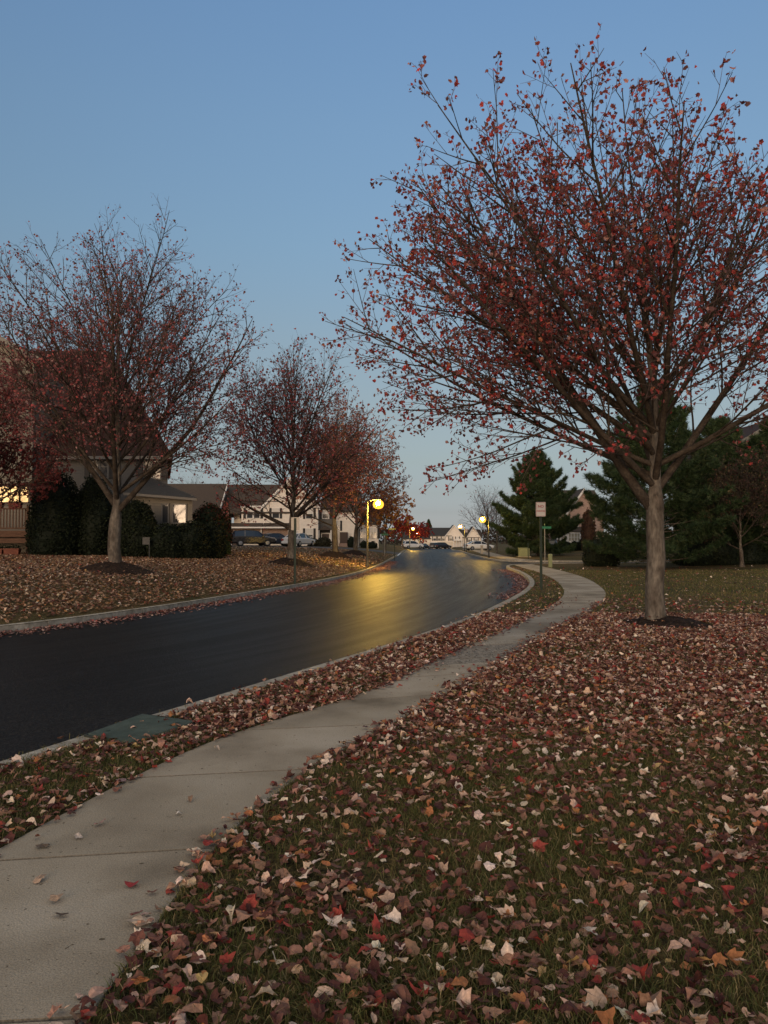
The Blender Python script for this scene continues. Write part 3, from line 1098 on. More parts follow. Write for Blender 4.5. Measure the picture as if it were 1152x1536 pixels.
# bare trees
bt = make_tree(83, 9.0, 3.8, 1.8, 0.15, n_limb=12, leaf_n=0.04, leaf_size=(.15, .2), pal=MAROON, w=MW, zc=5.0, dens=0.7, twig=0.6, low=0.1)
bl = [(700, 95, 1.0, 'grey bare tree on the right side of the street above the lamps', 0, True),
      (745, 88, .78, 'bare brownish tree between the right lamp and the pine', 1, True),
      (283, 125, 1.15, 'leafless tree above the brown townhouse roof, on the left', 2, False),
      (322, 130, 1.05, 'leafless tree above the brown townhouse roof, on the right', 3, False)]
B0 = None
for px, yy, s_, lab, k_, rt in bl:
    xx = (px - 576) / F * yy
    if px == 700: xx += 2.6
    if B0 is None:
        B0 = plant_tree('bare_tree', lab, (xx, yy, h1(xx, yy)), bt, 'bare trees')
        o = B0
    else:
        o = copy_tree(B0)
        o['label'] = lab
    o.location = (xx, yy, h1(xx, yy) + (1.5 if not rt else -0.1))
    o.scale = (s_,) * 3
    o.rotation_euler.z = k_ * 1.7

o = copy_tree(B0)
o['label'] = 'bare tree across the street behind the viewer, mirrored in the bay window'
o.location = (-20.6, 3, .8); o.scale = (.9, .9, .9)

# mulch beds
M_MULCH = mat('mulch', (.018, .012, .009), rough=0.95, col2=(.055, .036, .026), scale=14, var=0.5, bump=0.03, bscale=40, spec=0.1)


def mulch(x, y, r_, hgt, label, seed):
    g = np.random.default_rng(seed)
    M = MB()
    n, k = 36, 9
    ph = g.uniform(0, 6.28, 4)
    vs = []
    for i in range(k):
        f = 1 - i / (k - 1)
        for j in range(n):
            a = 2 * PI * j / n
            rr = r_ * f * (1 + .1 * math.sin(2 * a + ph[0]) + .06 * math.sin(5 * a + ph[1]) + .04 * math.sin(9 * a + ph[2]))
            X_, Y_ = x + rr * math.cos(a), y + rr * math.sin(a)
            vs.append((X_, Y_, h1(X_, Y_) - 0.03 + hgt * (1 - f ** 1.6) + g.normal(0, .012)))
    fs = [(i * n + j, i * n + (j + 1) % n, (i + 1) * n + (j + 1) % n, (i + 1) * n + j) for i in range(k - 1) for j in range(n)]
    M.add([(p[0] - x, p[1] - y, p[2]) for p in vs], fs)
    o = M.build('mulch_bed', M_MULCH, smooth=True)
    o.location = (x, y, 0)
    tag(o, label, 'mulch bed', 'mulch beds round the maples')
    # a few leaves lying on it belong to the stuff
    N = 90
    a = g.uniform(0, 6.28, N); q = r_ * np.sqrt(g.uniform(0.05, 1, N))
    X_, Y_ = x + q * np.cos(a), y + q * np.sin(a)
    return np.c_[X_, Y_, H(X_, Y_) - 0.01 + hgt * (1 - (q / r_) ** 1.6)]


mp_ = [mulch(MAPLE[0] + .2, MAPLE[1] - .05, .9, .18, 'dark mulch ring at the foot of the large right maple', 1),
       mulch(tx, ty, 1.2, .36, 'mulch mound under the nearest maple of the left lawn', 2),
       mulch(x2, y2, 1.15, .38, 'mulch mound under the half bare maple behind the sign', 3),
       mulch(x3, y3, 1.3, .42, 'mulch mound under the dense russet maple', 4),
       mulch(x4, y4, 1.2, .42, 'mulch mound under the maple behind the left lamp', 5)]
pp = []
for i, p in enumerate(mp_[:3]):
    p = p[:75] + np.array([0, 0, .022])
    pp.append(leaves(p, np.random.default_rng(i).uniform(.05, .08, len(p)), palette(len(p), FALL_C, FALL_W, i), BLADE5, .4, 90 + i))
V, T, Cc = join(pp)
tag(np_mesh('fallen_leaves', V, T, M_FALL, Cc), 'few pale leaves lying on the dark mulch beds', 'leaves', kind='stuff')


# pines
def make_pine(seed, height, radius, dens=1.0, nl=.26, nw=.035, base=.4):
    g = np.random.default_rng(seed)
    TR = Tubes()
    zs = np.linspace(-.1, height, 14)
    TR.add(np.c_[0 * zs, 0 * zs, zs], .02 * height * np.clip(1 - zs / height, .03, 1), 8)
    tp, td = [], []
    z = base
    while z < height * .985:
        f = (z - base) / (height - base)
        prof = min(1.0, 0.75 + 2.2 * f) * min(1.0, 1.3 * (1 - f) ** 0.8)
        nb = 6 if f < .7 else 5
        a0 = g.uniform(0, 6.28)
        for k in range(nb):
            a = a0 + k * 2 * PI / nb + g.normal(0, .2)
            ln = radius * prof * g.uniform(.68, 1.14) + .15
            el = R(-6 + 48 * f + g.normal(0, 8))
            d = np.array([math.cos(a) * math.cos(el), math.sin(a) * math.cos(el), math.sin(el)])
            n = 7
            P = [np.array([0, 0, z])]
            for i in range(n):
                d = norm(d + np.array([0, 0, .07]) + g.normal(0, .05, 3))
                P.append(P[-1] + d * ln / n)
            P = np.array(P)
            TR.add(P, .012 * height * .3 * (ln / radius) * np.linspace(1, .15, len(P)), 4)
            nt_ = int(16 * dens * (ln + .5))
            for q in range(nt_):
                u = g.uniform(.22, 1.0) ** .8
                i = min(int(u * n), n - 1)
                p = P[i] + (P[i + 1] - P[i]) * (u * n - i)
                t = norm(P[i + 1] - P[i])
                sd = norm(np.cross(t, [0, 0, 1])) * g.choice([-1, 1])
                wd = (1.08 - u) * .5 * ln * g.uniform(.1, 1)
                p = p + (sd * .8 + t * .5) * min(wd, .95) + np.array([0, 0, g.normal(.03, .09)])
                tp.append(p); td.append(norm(t * .6 + sd * .6 + np.array([0, 0, .45]) + g.normal(0, .2, 3)))
        z += height * g.uniform(.032, .045)
    tp, td = np.array(tp), np.array(td)
    N, K = len(tp), 9
    dirs = td[:, None, :] + g.normal(0, .75, (N, K, 3))
    dirs /= np.linalg.norm(dirs, axis=2)[:, :, None]
    pr = np.cross(dirs, g.normal(0, 1, (N, K, 3))); pr /= np.linalg.norm(pr, axis=2)[:, :, None]
    b = tp[:, None, :]
    L_ = nl * g.uniform(.6, 1.15, (N, K, 1))
    V = np.stack([b - pr * nw * .5 + dirs * 0, b + pr * nw * .5, b + dirs * L_], 2).reshape(-1, 3)
    T = np.arange(N * K * 3).reshape(-1, 3)
    c = palette(N, [(.03, .055, .022), (.045, .07, .03), (.022, .04, .018), (.06, .08, .035)], [.4, .3, .2, .1], seed + 1, .25)
    return TR.get(), (V, T, np.repeat(c, K * 3, 0))


M_NEEDLE = mat('pine_needle', (.035, .055, .025), rough=0.6, attr='tint', spec=0.2, trans=0.1)


def plant_pine(name, label, loc, data, cat='tree', group=None):
    t = thing(name, label, cat, loc, 0, group)
    (v, f), (V, T, c) = data
    np_mesh('trunk', v, f, M_BARK, parent=t, smooth=True)
    np_mesh('crown', V, T, M_NEEDLE, c, parent=t)
    return t


PG = 'pines on the right'
px_, py_ = (806 - 576) / F * 74, 74.0
plant_pine('pine_tree', 'broad pine standing behind the near no parking sign', (px_, py_, h1(px_, py_)), make_pine(3, 9.9, 4.4, 2.6, .36, .05), group=PG)
px_, py_ = (985 - 576) / F * 43, 43.0
plant_pine('pine_tree', 'tall dark pine right behind the trunk of the large maple', (px_, py_, h1(px_, py_)), make_pine(4, 10.3, 4.35, 2.6, .3, .036), group=PG)
px_, py_ = (1080 - 576) / F * 49, 49.0
plant_pine('pine_tree', 'shadowy pine deep on the right, next to the edge of the photo', (px_, py_, h1(px_, py_)), make_pine(5, 9.0, 4.4, 2.4, .32, .042), group=PG)
px_, py_ = (1165 - 576) / F * 47, 47.0
plant_pine('pine_tree', 'dark pine cut by the right photo edge, before the grey house', (px_, py_, h1(px_, py_)), make_pine(8, 8.6, 4.0, 2.4, .32, .042), group=PG)
px_, py_ = at(643, 800, 330)[0], 330.0
plant_pine('pine_tree', 'small dark conifer tip above the far roofs', (px_, py_, h1(px_, py_) - .5), make_pine(6, 11.5, 2.6, .5, .6, .16))
# brown-leaved scrubby tree at the right edge
ms = make_tree(91, 7.0, 3.8, 1.0, 0.11, n_limb=13, leaf_n=2.4, leaf_size=(.10, .15), pal=[(.03, .028, .016), (.05, .036, .02), (.12, .09, .045), (.06, .025, .022)], w=[.4, .3, .1, .2], zc=3.6, dens=0.75, twig=.7, low=.3)
xs_, ys_ = (1112 - 576) / F * 43, 43.0
plant_tree('brown_tree', 'low brown leaved tree before the house at the right edge', (xs_, ys_, h1(xs_, ys_)), ms)


# shrubs
def shrub(name, label, blobs, n, leaf, pal, w, seed, cat='shrub', group=None, core=None):
    """blobs: world (x, y, z, rx, ry, rz)"""
    g = np.random.default_rng(seed)
    bx, by = blobs[0][0], blobs[0][1]
    loc = (bx, by, h1(bx, by))
    V, T, C_ = [], [], []
    o = 0
    for (x, y, z, rx, ry, rz) in blobs:
        nu, nv = 20, 12
        vs = []
        ph = g.uniform(0, 6.28, 6)
        for i in range(nv + 1):
            th = PI * i / nv
            for j in range(nu):
                a = 2 * PI * j / nu
                k = .9 + .05 * math.sin(3 * a + ph[0] + 2 * th) + .05 * math.sin(5 * th + ph[1] + a)
                zz = z + rz * math.cos(th) * k
                vs.append((x + rx * math.sin(th) * math.cos(a) * k, y + ry * math.sin(th) * math.sin(a) * k, max(zz, loc[2] - .05)))
        fs = []
        for i in range(nv):
            for j in range(nu):
                a_, b_, c_, d_ = i * nu + j, i * nu + (j + 1) % nu, (i + 1) * nu + (j + 1) % nu, (i + 1) * nu + j
                fs += [(a_, d_, c_), (a_, c_, b_)]
        vs = np.array(vs)
        V.append(vs); T.append(np.array(fs) + o); C_.append(np.tile(core or pal[0], (len(vs), 1))); o += len(vs)
        m = int(n * rx * rz / sum(b[3] * b[5] for b in blobs))
        d = g.normal(0, 1, (m, 3)); d /= np.linalg.norm(d, axis=1)[:, None]
        pos = np.array([x, y, z]) + d * np.array([rx, ry, rz]) * ((g.uniform(.86, 1.05, (m, 1)) + np.maximum(0, g.normal(-.06, .07, (m, 1)))) + .05 * np.sin(d[:, :1] * 6 + ph[3]) * np.cos(d[:, 2:] * 5 + ph[4]))
        pos = pos[pos[:, 2] > loc[2]]
        v, t, c = leaves(pos, g.uniform(*leaf, len(pos)), palette(len(pos), pal, w, seed + 2, .3), BLADE5, .9, seed + 3, hang=1.0, curl=.4)
        V.append(v); T.append(t + o); C_.append(c); o += len(v)
    V = np.vstack(V) - np.array(loc)
    ob = np_mesh(name, V, np.vstack(T), M_SHRUB, np.vstack(C_))
    ob.location = loc
    return tag(ob, label, cat, group)


M_SHRUB = mat('shrub_leaf', (.03, .04, .02), rough=0.7, attr='tint', spec=0.2, trans=0.1)
GR = [(.008, .013, .007), (.013, .02, .009), (.02, .028, .012)]
GW = [.4, .4, .2]


def sb(px0, px1, py0, py1, Y, dy=None):
    """blob from its silhouette in the photo, standing at distance Y"""
    x0, z0 = at(px0, py1, Y); x1, z1 = at(px1, py0, Y)
    cx_, rx = (x0 + x1) / 2, (x1 - x0) / 2
    zg = h1(cx_, Y)
    z0 = zg - .1
    return (cx_, Y, (z0 + z1) / 2 - .12 * (z1 - z0), rx, dy or rx, (z1 - z0) / 2 * 1.24)


HG = 'clipped evergreens round the tall house'
shrub('evergreen_shrub', 'tall dark clipped evergreen beside the wooden deck', [sb(44, 126, 712, 832, 35.5)], 9000, (.08, .13), GR, GW, 1, group=HG)
shrub('evergreen_shrub', 'tall dark evergreen hidden behind the near left maple trunk', [sb(112, 172, 716, 832, 36)], 7000, (.08, .13), GR, GW, 2, group=HG)
shrub('evergreen_shrub', 'loose dark bush right of the near left maple trunk, before the bay', [sb(176, 236, 752, 830, 35.8)], 6000, (.08, .14), GR, GW, 3, group=HG)
shrub('hedge', 'low dark hedge under the bay window', [sb(222, 282, 786, 829, 35.5, 1.0), sb(258, 318, 783, 829, 36, 1.0), sb(296, 338, 784, 828, 37, 1.0)], 9000, (.08, .13), GR, GW, 4, 'hedge')
shrub('round_bush', 'rounded bush with a dark red top behind the low hedge', [sb(284, 346, 757, 826, 44)], 5000, (.09, .15), [(.02, .03, .014), (.035, .035, .018), (.12, .03, .025)], [.45, .3, .25], 5)
shrub('conifer_bush', 'slim conical evergreen between the red topped bush and the white townhouse', [sb(330, 347, 758, 828, 46)], 1800, (.09, .14), GR, GW, 6)
shrub('round_bush', 'small green ball bush at the foot of the conical evergreen', [sb(326, 346, 809, 827, 43)], 1200, (.07, .11), [(.04, .06, .025), (.06, .08, .03)], [.6, .4], 7)
shrub('hedge', 'square clipped hedge before the white townhouse, behind the silver car', [sb(461, 480, 808, 826, 90, 1), sb(474, 497, 806, 826, 90, 1)], 1800, (.14, .22), [(.03, .03, .018), (.045, .04, .022)], [.5, .5], 8, 'hedge')
shrub('hedge', 'dark row of bushes in the shade on the far right lawn', [sb(1015, 1070, 808, 836, 46, 1.2), sb(1055, 1112, 806, 836, 46, 1.2), sb(1100, 1150, 812, 836, 46, 1.2)], 5000, (.09, .14), GR, GW, 9, 'hedge')
shrub('round_bush', 'low dark bush at the foot of the tall pine', [sb(874, 930, 806, 833, 46)], 2500, (.09, .14), GR, GW, 10)
for i, (a, b, c, lab) in enumerate([(846, 858, 813, 'small dark bush under the bay window of the right house, left one'), (856, 868, 812, 'small dark bush under the bay window of the right house, middle one'), (866, 884, 809, 'larger bush right of the bay window of the right house')]):
    shrub('round_bush', lab, [sb(a, b, c, 824, 86)], 500, (.14, .22), GR, GW, 20 + i, group='bushes before the right house')
shrub('ornamental_tree', 'brown bushy shrub at the corner of the right house', [sb(872, 893, 765, 824, 84)], 1500, (.16, .26), [(.07, .035, .02), (.1, .05, .025), (.04, .03, .02)], [.4, .3, .3], 27)

# far woods closing the horizon
g = np.random.default_rng(77)
N_ = 26000
X = g.uniform(-330, 330, N_); Y = g.uniform(300, 360, N_)
hh = 5.2 + 1.6 * nz(X, 0 * X, .05, 3) + 1.2 * nz(X, 0 * X, .21, 8)
Z = H(X, Y) + np.abs(hh) * g.uniform(0, 1, N_) ** .8
v, f, c = leaves(np.c_[X, Y, Z], g.uniform(.7, 1.5, N_), palette(N_, [(.05, .04, .035), (.03, .04, .025), (.08, .05, .035)], [.5, .3, .2], 4, .3), BLADE5, 1.0, 6, hang=1.2, curl=.5)
tag(np_mesh('far_woods', v, f, M_SHRUB, c), 'dim line of far woods behind the last houses', 'woods', kind='stuff')

# ------------------------------------------------------------------ houses
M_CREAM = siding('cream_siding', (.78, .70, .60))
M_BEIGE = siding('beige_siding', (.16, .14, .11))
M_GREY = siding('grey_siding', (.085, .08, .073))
M_WHITE = mat('white_trim', (.72, .69, .64), rough=0.5, var=.05, scale=2)
M_DTRIM = mat('dull_trim', (.16, .15, .135), rough=0.6)
M_ROOFB = mat('brown_shingle', (.07, .055, .045), rough=0.9, var=.35, scale=2.5, bump=.01, bscale=18, stretch=(1, 1, 3))
M_ROOFR = mat('maroon_shingle', (.03, .015, .012), rough=0.9, var=.35, scale=2.5, bump=.01, bscale=18, stretch=(1, 1, 3))
M_ROOFD = mat('charcoal_shingle', (.045, .045, .045), rough=0.9, var=.35, scale=2.5, bump=.01, bscale=18, stretch=(1, 1, 3))
M_SHUT = mat('black_shutter', (.012, .012, .014), rough=0.5)
M_GLASS = mat('window_glass', (.05, .052, .055), rough=0.06, spec=0.9)
M_MIRROR = mat('bay_glass', (.06, .06, .06), rough=0.03, spec=1.0, metal=0.0)
M_BLIND = mat('window_blind', (.55, .52, .47), rough=0.35, spec=.6)
M_GARAGE = mat('garage_panel', (.62, .55, .45), rough=0.5, var=.04, scale=2)
M_BRICK = brick('brick_wall', (.22, .13, .10), (.30, .19, .14))
M_PINK = brick('pink_brick', (.36, .22, .17), (.44, .29, .22))
M_DOOR = mat('dark_door', (.05, .03, .025), rough=.5)


def window(p, x, y, z, w, h, shutters=True, blind=.5, bars=(0, 1), glass=None, frame=None):
    """on a wall facing -y whose outside lies at y; x, z centre"""
    M = MB(); t = .07
    x0, x1, z0, z1 = x - w / 2, x + w / 2, z - h / 2, z + h / 2
    M.box(x0, x0 + t, y - .06, y + .03, z0, z1)
    M.box(x1 - t, x1, y - .06, y + .03, z0, z1)
    M.box(x0 + t, x1 - t, y - .06, y + .03, z1 - t, z1)
    M.box(x0 + t, x1 - t, y - .08, y + .03, z0, z0 + t)
    for i in range(bars[0]):
        c = x0 + w * (i + 1) / (bars[0] + 1)
        M.box(c - .025, c + .025, y - .05, y + .02, z0 + t, z1 - t)
    for i in range(bars[1]):
        c = z0 + h * (i + 1) / (bars[1] + 1)
        M.box(x0 + t, x1 - t, y - .045, y + .02, c - .02, c + .02)
    f = M.build('window', frame or M_WHITE, p)
    q = MB().box(x0 + t, x1 - t, y - .02, y + .01, z0 + t, z1 - t)
    if blind:
        q.box(x0 + t + .01, x1 - t - .01, y - .028, y - .02, z1 - t - (h - 2 * t) * blind, z1 - t - .01, 1)
    q.build('pane', [glass or M_GLASS, M_BLIND], f)
    if shutters:
        sw = min(.42, w * .3)
        for s_ in (-1, 1):
            cx_ = x + s_ * (w / 2 + sw / 2 + .03)
            S = MB().box(cx_ - sw / 2, cx_ + sw / 2, y - .05, y - .005, z0, z1)
            for k in range(6):
                zz = z0 + h * (k + .5) / 6
                S.box(cx_ - sw / 2 + .05, cx_ + sw / 2 - .05, y - .06, y - .05, zz - h / 16, zz + h / 16)
            S.build('shutter', M_SHUT, p)
    return f


def gable_roof(p, x0, x1, y0, y1, ze, zr, axis, m, over=.35, th=.16, name='roof', trim=True, tm=None):
    """two sloping slabs; ridge along axis"""
    M = MB()
    if axis == 'x':
        c = (y0 + y1) / 2; k = (zr - ze) / (c - y0)
        a = y0 - over; za = ze - over * k
        b = y1 + over
        M.prismx([(a, za), (c, zr), (b, za), (b, za + th), (c, zr + th * 1.25), (a, za + th)][::1], x0 - over, x1 + over)
    else:
        c = (x0 + x1) / 2; k = (zr - ze) / (c - x0)
        a = x0 - over; za = ze - over * k
        b = x1 + over
        M.prism([(a, za), (c, zr), (b, za), (b, za + th), (c, zr + th * 1.25), (a, za + th)], y0 - over, y1)
        if trim:
            W = MB()
            for s_ in (0, 1):
                e = a if s_ == 0 else b
                W.prism([(e, za - .16), (c, zr - .16), (c, zr + th * 1.25 + .01), (e, za + th + .01)] if s_ == 0 else [(c, zr - .16), (e, za - .16), (e, za + th + .01), (c, zr + th * 1.25 + .01)], y0 - over - .05, y0 - over - .002)
            W.build('rake_trim', tm or M_WHITE, p)
    return M.build(name, m, p)


def gable_wall(p, x0, x1, y0, y1, zb, ze, zr, m):
    M = MB().box(x0, x1, y0, y1, zb, ze)
    c = (x0 + x1) / 2
    if zr > ze:
        M.prism([(x0, ze), (x1, ze), (c, zr - .02)], y0 + .002, y1 - .002)
    return M.build('wall', m, p)


def garage(p, x, y, zb, w, h):
    M = MB()
    for r_ in range(4):
        z0 = zb + h * r_ / 4
        M.box(x - w / 2, x + w / 2, y - .03, y, z0 + .01, z0 + h / 4 - .01)
        for c in range(4):
            x0 = x - w / 2 + w * c / 4
            M.box(x0 + .08, x0 + w / 4 - .08, y - .045, y - .03, z0 + .08, z0 + h / 4 - .08)
    return M.build('garage_door', M_GARAGE, p)


def door(p, x, y, zb, w, h, m=None):
    M = MB().box(x - w / 2, x + w / 2, y - .04, y, zb, zb + h)
    d = M.build('door', m or M_DOOR, p)
    W = MB()
    W.box(x - w / 2 - .12, x - w / 2, y - .06, y, zb, zb + h + .12)
    W.box(x + w / 2, x + w / 2 + .12, y - .06, y, zb, zb + h + .12)
    W.box(x - w / 2, x + w / 2, y - .06, y, zb + h, zb + h + .12)
    W.build('door_frame', M_WHITE, d)
    MB().lathe([(.0, -.03), (.03, -.02), (.03, .02), (.0, .03)], (x + w * .36, y - .07, zb + 1), 8).build('handle', M_WHITE, d)
    return d


# --- tall house on the left
hx, hy = -17.0, 40.0
hz = h1(hx, hy) - .1
hs = thing('tall_house', 'tall beige sided house with steep dark red roof behind the near left maple', 'house', (0, 0, 0))
ex, ez = at(262, 682, 40)
ridge_x = at(163, 526, 46)[0]; ridge_z = at(163, 526, 46)[1]
bxr = -14.6   # the plan narrows towards the back
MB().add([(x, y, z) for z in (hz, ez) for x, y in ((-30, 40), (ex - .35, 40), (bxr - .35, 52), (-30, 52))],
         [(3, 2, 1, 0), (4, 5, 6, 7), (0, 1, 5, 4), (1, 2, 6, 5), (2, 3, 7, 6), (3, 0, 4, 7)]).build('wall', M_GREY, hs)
# hipped roof with overhang
o_ = .35
rf = MB()
A = [(-30, 40 - o_, ez - .1), (ex, 40 - o_, ez - .1), (bxr, 52 + o_, ez - .1), (-30, 52 + o_, ez - .1), (-30, 46, ridge_z), (ridge_x, 46, ridge_z)]
rf.add(A + [(x, y, z - .18) for x, y, z in A[:4]], [(0, 1, 5, 4), (1, 2, 5), (2, 3, 4, 5), (3, 0, 4), (6, 9, 8, 7), (0, 6, 7, 1), (1, 7, 8, 2), (2, 8, 9, 3), (3, 9, 6, 0)])
rf.build('roof', M_ROOFR, hs)
MB().box(-17.4, ex - .02, 39.55, 39.649, ez - .28, ez - .12).build('gutter', M_DTRIM, hs)
# front gabled wing
wx1 = at(50, 600, 38.5)[0]
wez = at(60, 527, 38.3)[1] - .25
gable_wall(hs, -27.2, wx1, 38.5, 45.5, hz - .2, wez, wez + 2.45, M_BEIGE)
gable_roof(hs, -27.2, wx1, 38.5, 46, wez, wez + 2.45, 'y', M_ROOFR, over=.45, tm=M_DTRIM)
X0, Z0 = at(229, 702, 40)
window(hs, X0, 40, Z0, .95, 1.25, True, 0, (1, 1), None, M_DTRIM)
X0, Z0 = at(150, 700, 40)
window(hs, X0, 40, Z0, .95, 1.25, True, 0, (1, 1), None, M_DTRIM)
# lit window triple beside the deck
M_LIT = mat('lit_pane', (.8, .6, .3), rough=.4, emit=((1.0, .62, .25), 1.5))
nt = M_LIT.node_tree
geo = nt.nodes.new('ShaderNodeNewGeometry'); nn = nt.nodes.new('ShaderNodeTexNoise'); nn.inputs['Scale'].default_value = 2.6
mr_ = nt.nodes.new('ShaderNodeMapRange'); mr_.inputs['From Min'].default_value = .35; mr_.inputs['From Max'].default_value = .65
mr_.inputs['To Min'].default_value = .45; mr_.inputs['To Max'].default_value = 1.7
nt.links.new(geo.outputs['Position'], nn.inputs['Vector']); nt.links.new(nn.outputs['Fac'], mr_.inputs['Value'])
nt.links.new(mr_.outputs['Result'], nt.nodes['Principled BSDF'].inputs['Emission Strength'])
M_DKFRAME = mat('dark_frame', (.05, .04, .035), rough=.5)
for a, b in ((-4, 16), (17, 29), (32, 43)):
    xa, za = at(a, 753, 38.5); xb, zb_ = at(b, 730, 38.5)
    w_, h_ = xb - xa, zb_ - za
    f = MB()
    n_ = 10
    arc = [(xb, za + h_ * .72)] + [((xa + xb) / 2 + w_ / 2 * math.cos(PI * k / n_), za + h_ * .72 + h_ * .28 * math.sin(PI * k / n_)) for k in range(1, n_)] + [(xa, za + h_ * .72)]
    f.prism([(xa - .12, za - .12), (xb + .12, za - .12), (xb + .12, zb_ + .12), (xa - .12, zb_ + .12)], 38.46, 38.52)
    fo = f.build('window', M_DKFRAME, hs)
    MB().prism([(xa, za), (xb, za)] + arc, 38.43, 38.458).build('pane', M_LIT, fo)
# single storey bay with its own low roof
bx0, bx1 = at(196, 760, 37.6)[0], at(287, 760, 37.6)[0]
bez = at(228, 738, 37.4)[1]
bz2 = at(290, 752, 37.4)[1]
bxb = -10.15
MB().add([(x, y, z) for z in (hz - .2, bez - .12) for x, y in ((bx0, 37.8), (bx1, 37.8), (bxb, 39.997), (bx0, 39.997))],
         [(3, 2, 1, 0), (4, 5, 6, 7), (0, 1, 5, 4), (1, 2, 6, 5), (2, 3, 7, 6), (3, 0, 4, 7)]).build('bay_wall', M_BEIGE, hs)
br = MB()
xr0, xr1 = bx0 - .3, bx1 + .3
zt_ = at(205, 722, 40)[1]
A = [(xr0, 37.45, bez), (xr1, 37.45, bez - .28), (bxb + .2, 39.99, bez - .02), (xr0, 39.99, zt_ + .2), (xr0 + .4, 39.99, zt_ + .25)]
br.add(A + [(x, y, z - .12) for x, y, z in A[:2]] + [(bxb + .2, 39.99, bez - .14), (xr0, 39.99, bez - .1)],
       [(0, 1, 2, 4, 3), (5, 8, 7, 6), (0, 5, 6, 1), (1, 6, 7, 2), (3, 8, 5, 0), (2, 7, 8, 3, 4)])
br.build('bay_roof', M_ROOFD, hs)
MB().add([(xr0, 37.38, bez - .14), (xr1, 37.38, bez - .42), (xr1, 37.38, bez - .30), (xr0, 37.38, bez - .02), (xr0, 37.445, bez - .14), (xr1, 37.445, bez - .42), (xr1, 37.445, bez - .30), (xr0, 37.445, bez - .02)],
         [(0, 1, 2, 3), (4, 7, 6, 5), (0, 4, 5, 1), (3, 2, 6, 7), (0, 3, 7, 4), (1, 5, 6, 2)]).build('gutter', M_DTRIM, hs)
xa, za = at(258, 786, 37.8); xb, zb_ = at(281, 755, 37.8)
window(hs, (xa + xb) / 2, 37.8, (za + zb_) / 2, xb - xa, zb_ - za, False, 0, (0, 0), M_MIRROR, M_DTRIM)
xa, xb = at(242, 786, 37.8)[0], at(254, 786, 37.8)[0]
window(hs, (xa + xb) / 2, 37.8, (za + zb_) / 2, xb - xa, zb_ - za, False, 0, (0, 0), M_GLASS, M_DTRIM)

# wooden deck (joined to the house, stands as its own thing)
M_WOOD = mat('deck_wood', (.085, .045, .028), rough=.8, col2=(.13, .07, .045), scale=3, var=.25, stretch=(1, 1, 4))
dk = thing('wooden_deck', 'brown wooden deck with balusters along the lit window', 'deck', (0, 0, 0))
dx1 = at(43, 800, 36)[0]; dx0 = dx1 - 6
dzf = at(20, 796, 36)[1]; dzr = at(20, 762, 36)[1]
MB().box(dx0, dx1, 36, 38.45, dzf - .08, dzf).build('floor', M_WOOD, dk)
MB().box(dx0, dx1, 35.96, 35.998, dzf - .3, dzf - .01).box(dx0, dx1, 35.97, 35.998, dzf - .58, dzf - .36).build('fascia', M_WOOD, dk)
MB().box(dx0, dx1, 35.98, 36.1, dzr - .06, dzr).box(dx0, dx1, 36.0, 36.06, dzf + .08, dzf + .15).build('rail', M_WOOD, dk)
for k in range(40):
    xx = dx1 - .18 - k * .145
    MB().box(xx - .022, xx + .022, 36.015, 36.05, dzf + .15, dzr - .06).build('baluster', M_WOOD, dk)
for xx in (dx1 - .06, dx1 - 2.0, dx1 - 4.0):
    MB().box(xx - .06, xx + .06, 36.0, 36.12, h1(xx, 36) - .2, dzr + .12).build('post', M_WOOD, dk)
M_TERRA = mat('terracotta', (.17, .06, .04), rough=.8, var=.2, scale=4)
M_SOIL = mat('planter_soil', (.03, .025, .015), rough=.95)


def planter(x0, x1, y, z, h, label, grp):
    t = thing('planter_box', label, 'planter', ((x0 + x1) / 2, y, z), 0, grp)
    w = (x1 - x0) / 2
    MB().add([(-w * .9, -.1, 0), (w * .9, -.1, 0), (w * .9, .1, 0), (-w * .9, .1, 0), (-w, -.13, h), (w, -.13, h), (w, .13, h), (-w, .13, h)],
             [(0, 3, 2, 1), (4, 5, 6, 7), (0, 1, 5, 4), (1, 2, 6, 5), (2, 3, 7, 6), (3, 0, 4, 7)]).box(-w - .02, w + .02, -.15, .15, h - .05, h + .005).build('box', M_TERRA, t)
    g = np.random.default_rng(int(abs(x0 * 100)))
    p = np.c_[g.uniform(-w, w, 160), g.uniform(-.1, .1, 160), h + np.abs(g.normal(0, .08, 160))]
    v, f, c = leaves(p, g.uniform(.05, .09, 160), palette(160, GR, GW, 5), BLADE5, .8, 3, hang=.9)
    np_mesh('foliage', v, f, M_SHRUB, c, parent=t)


xa, xb = at(13, 757, 36)[0], at(32, 757, 36)[0]
planter(xa, xb, 36.04, dzr + .002, .24, 'rust brown planter on the deck rail, under the middle arched window', 'planters on the deck rail')
xa, xb = at(-14, 757, 36)[0], at(4, 757, 36)[0]
planter(xa, xb, 36.04, dzr + .002, .24, 'rust brown planter on the deck rail cut by the photo edge', 'planters on the deck rail')
xa, xb = at(7, 820, 35.4)[0], at(30, 820, 35.4)[0]
planter(xa, xb, 35.4, h1(xa, 35.4), .3, 'red planter on the grass before the deck, nearer the evergreen', 'planters on the grass')
xa, xb = at(-16, 820, 35.4)[0], at(5, 820, 35.4)[0]
planter(xa, xb, 35.4, h1(xa, 35.4), .3, 'red planter on the grass before the deck, cut by the photo edge', 'planters on the grass')

# yard sign between the bushes
M_PALE = mat('pale_panel', (.06, .06, .06), rough=.6)
sx, sy = at(219, 830, 34.4)[0], 34.4
ys = thing('yard_sign', 'small grey yard sign among the dark bushes by the near left maple', 'sign', (sx, sy, h1(sx, sy)))
MB().box(-.16, .16, -.01, .01, .62, .95).build('panel', M_PALE, ys)
MB().tube([(.14, .02, -.1), (.14, .02, .62)], .02, 6).build('post', M_PALE, ys)

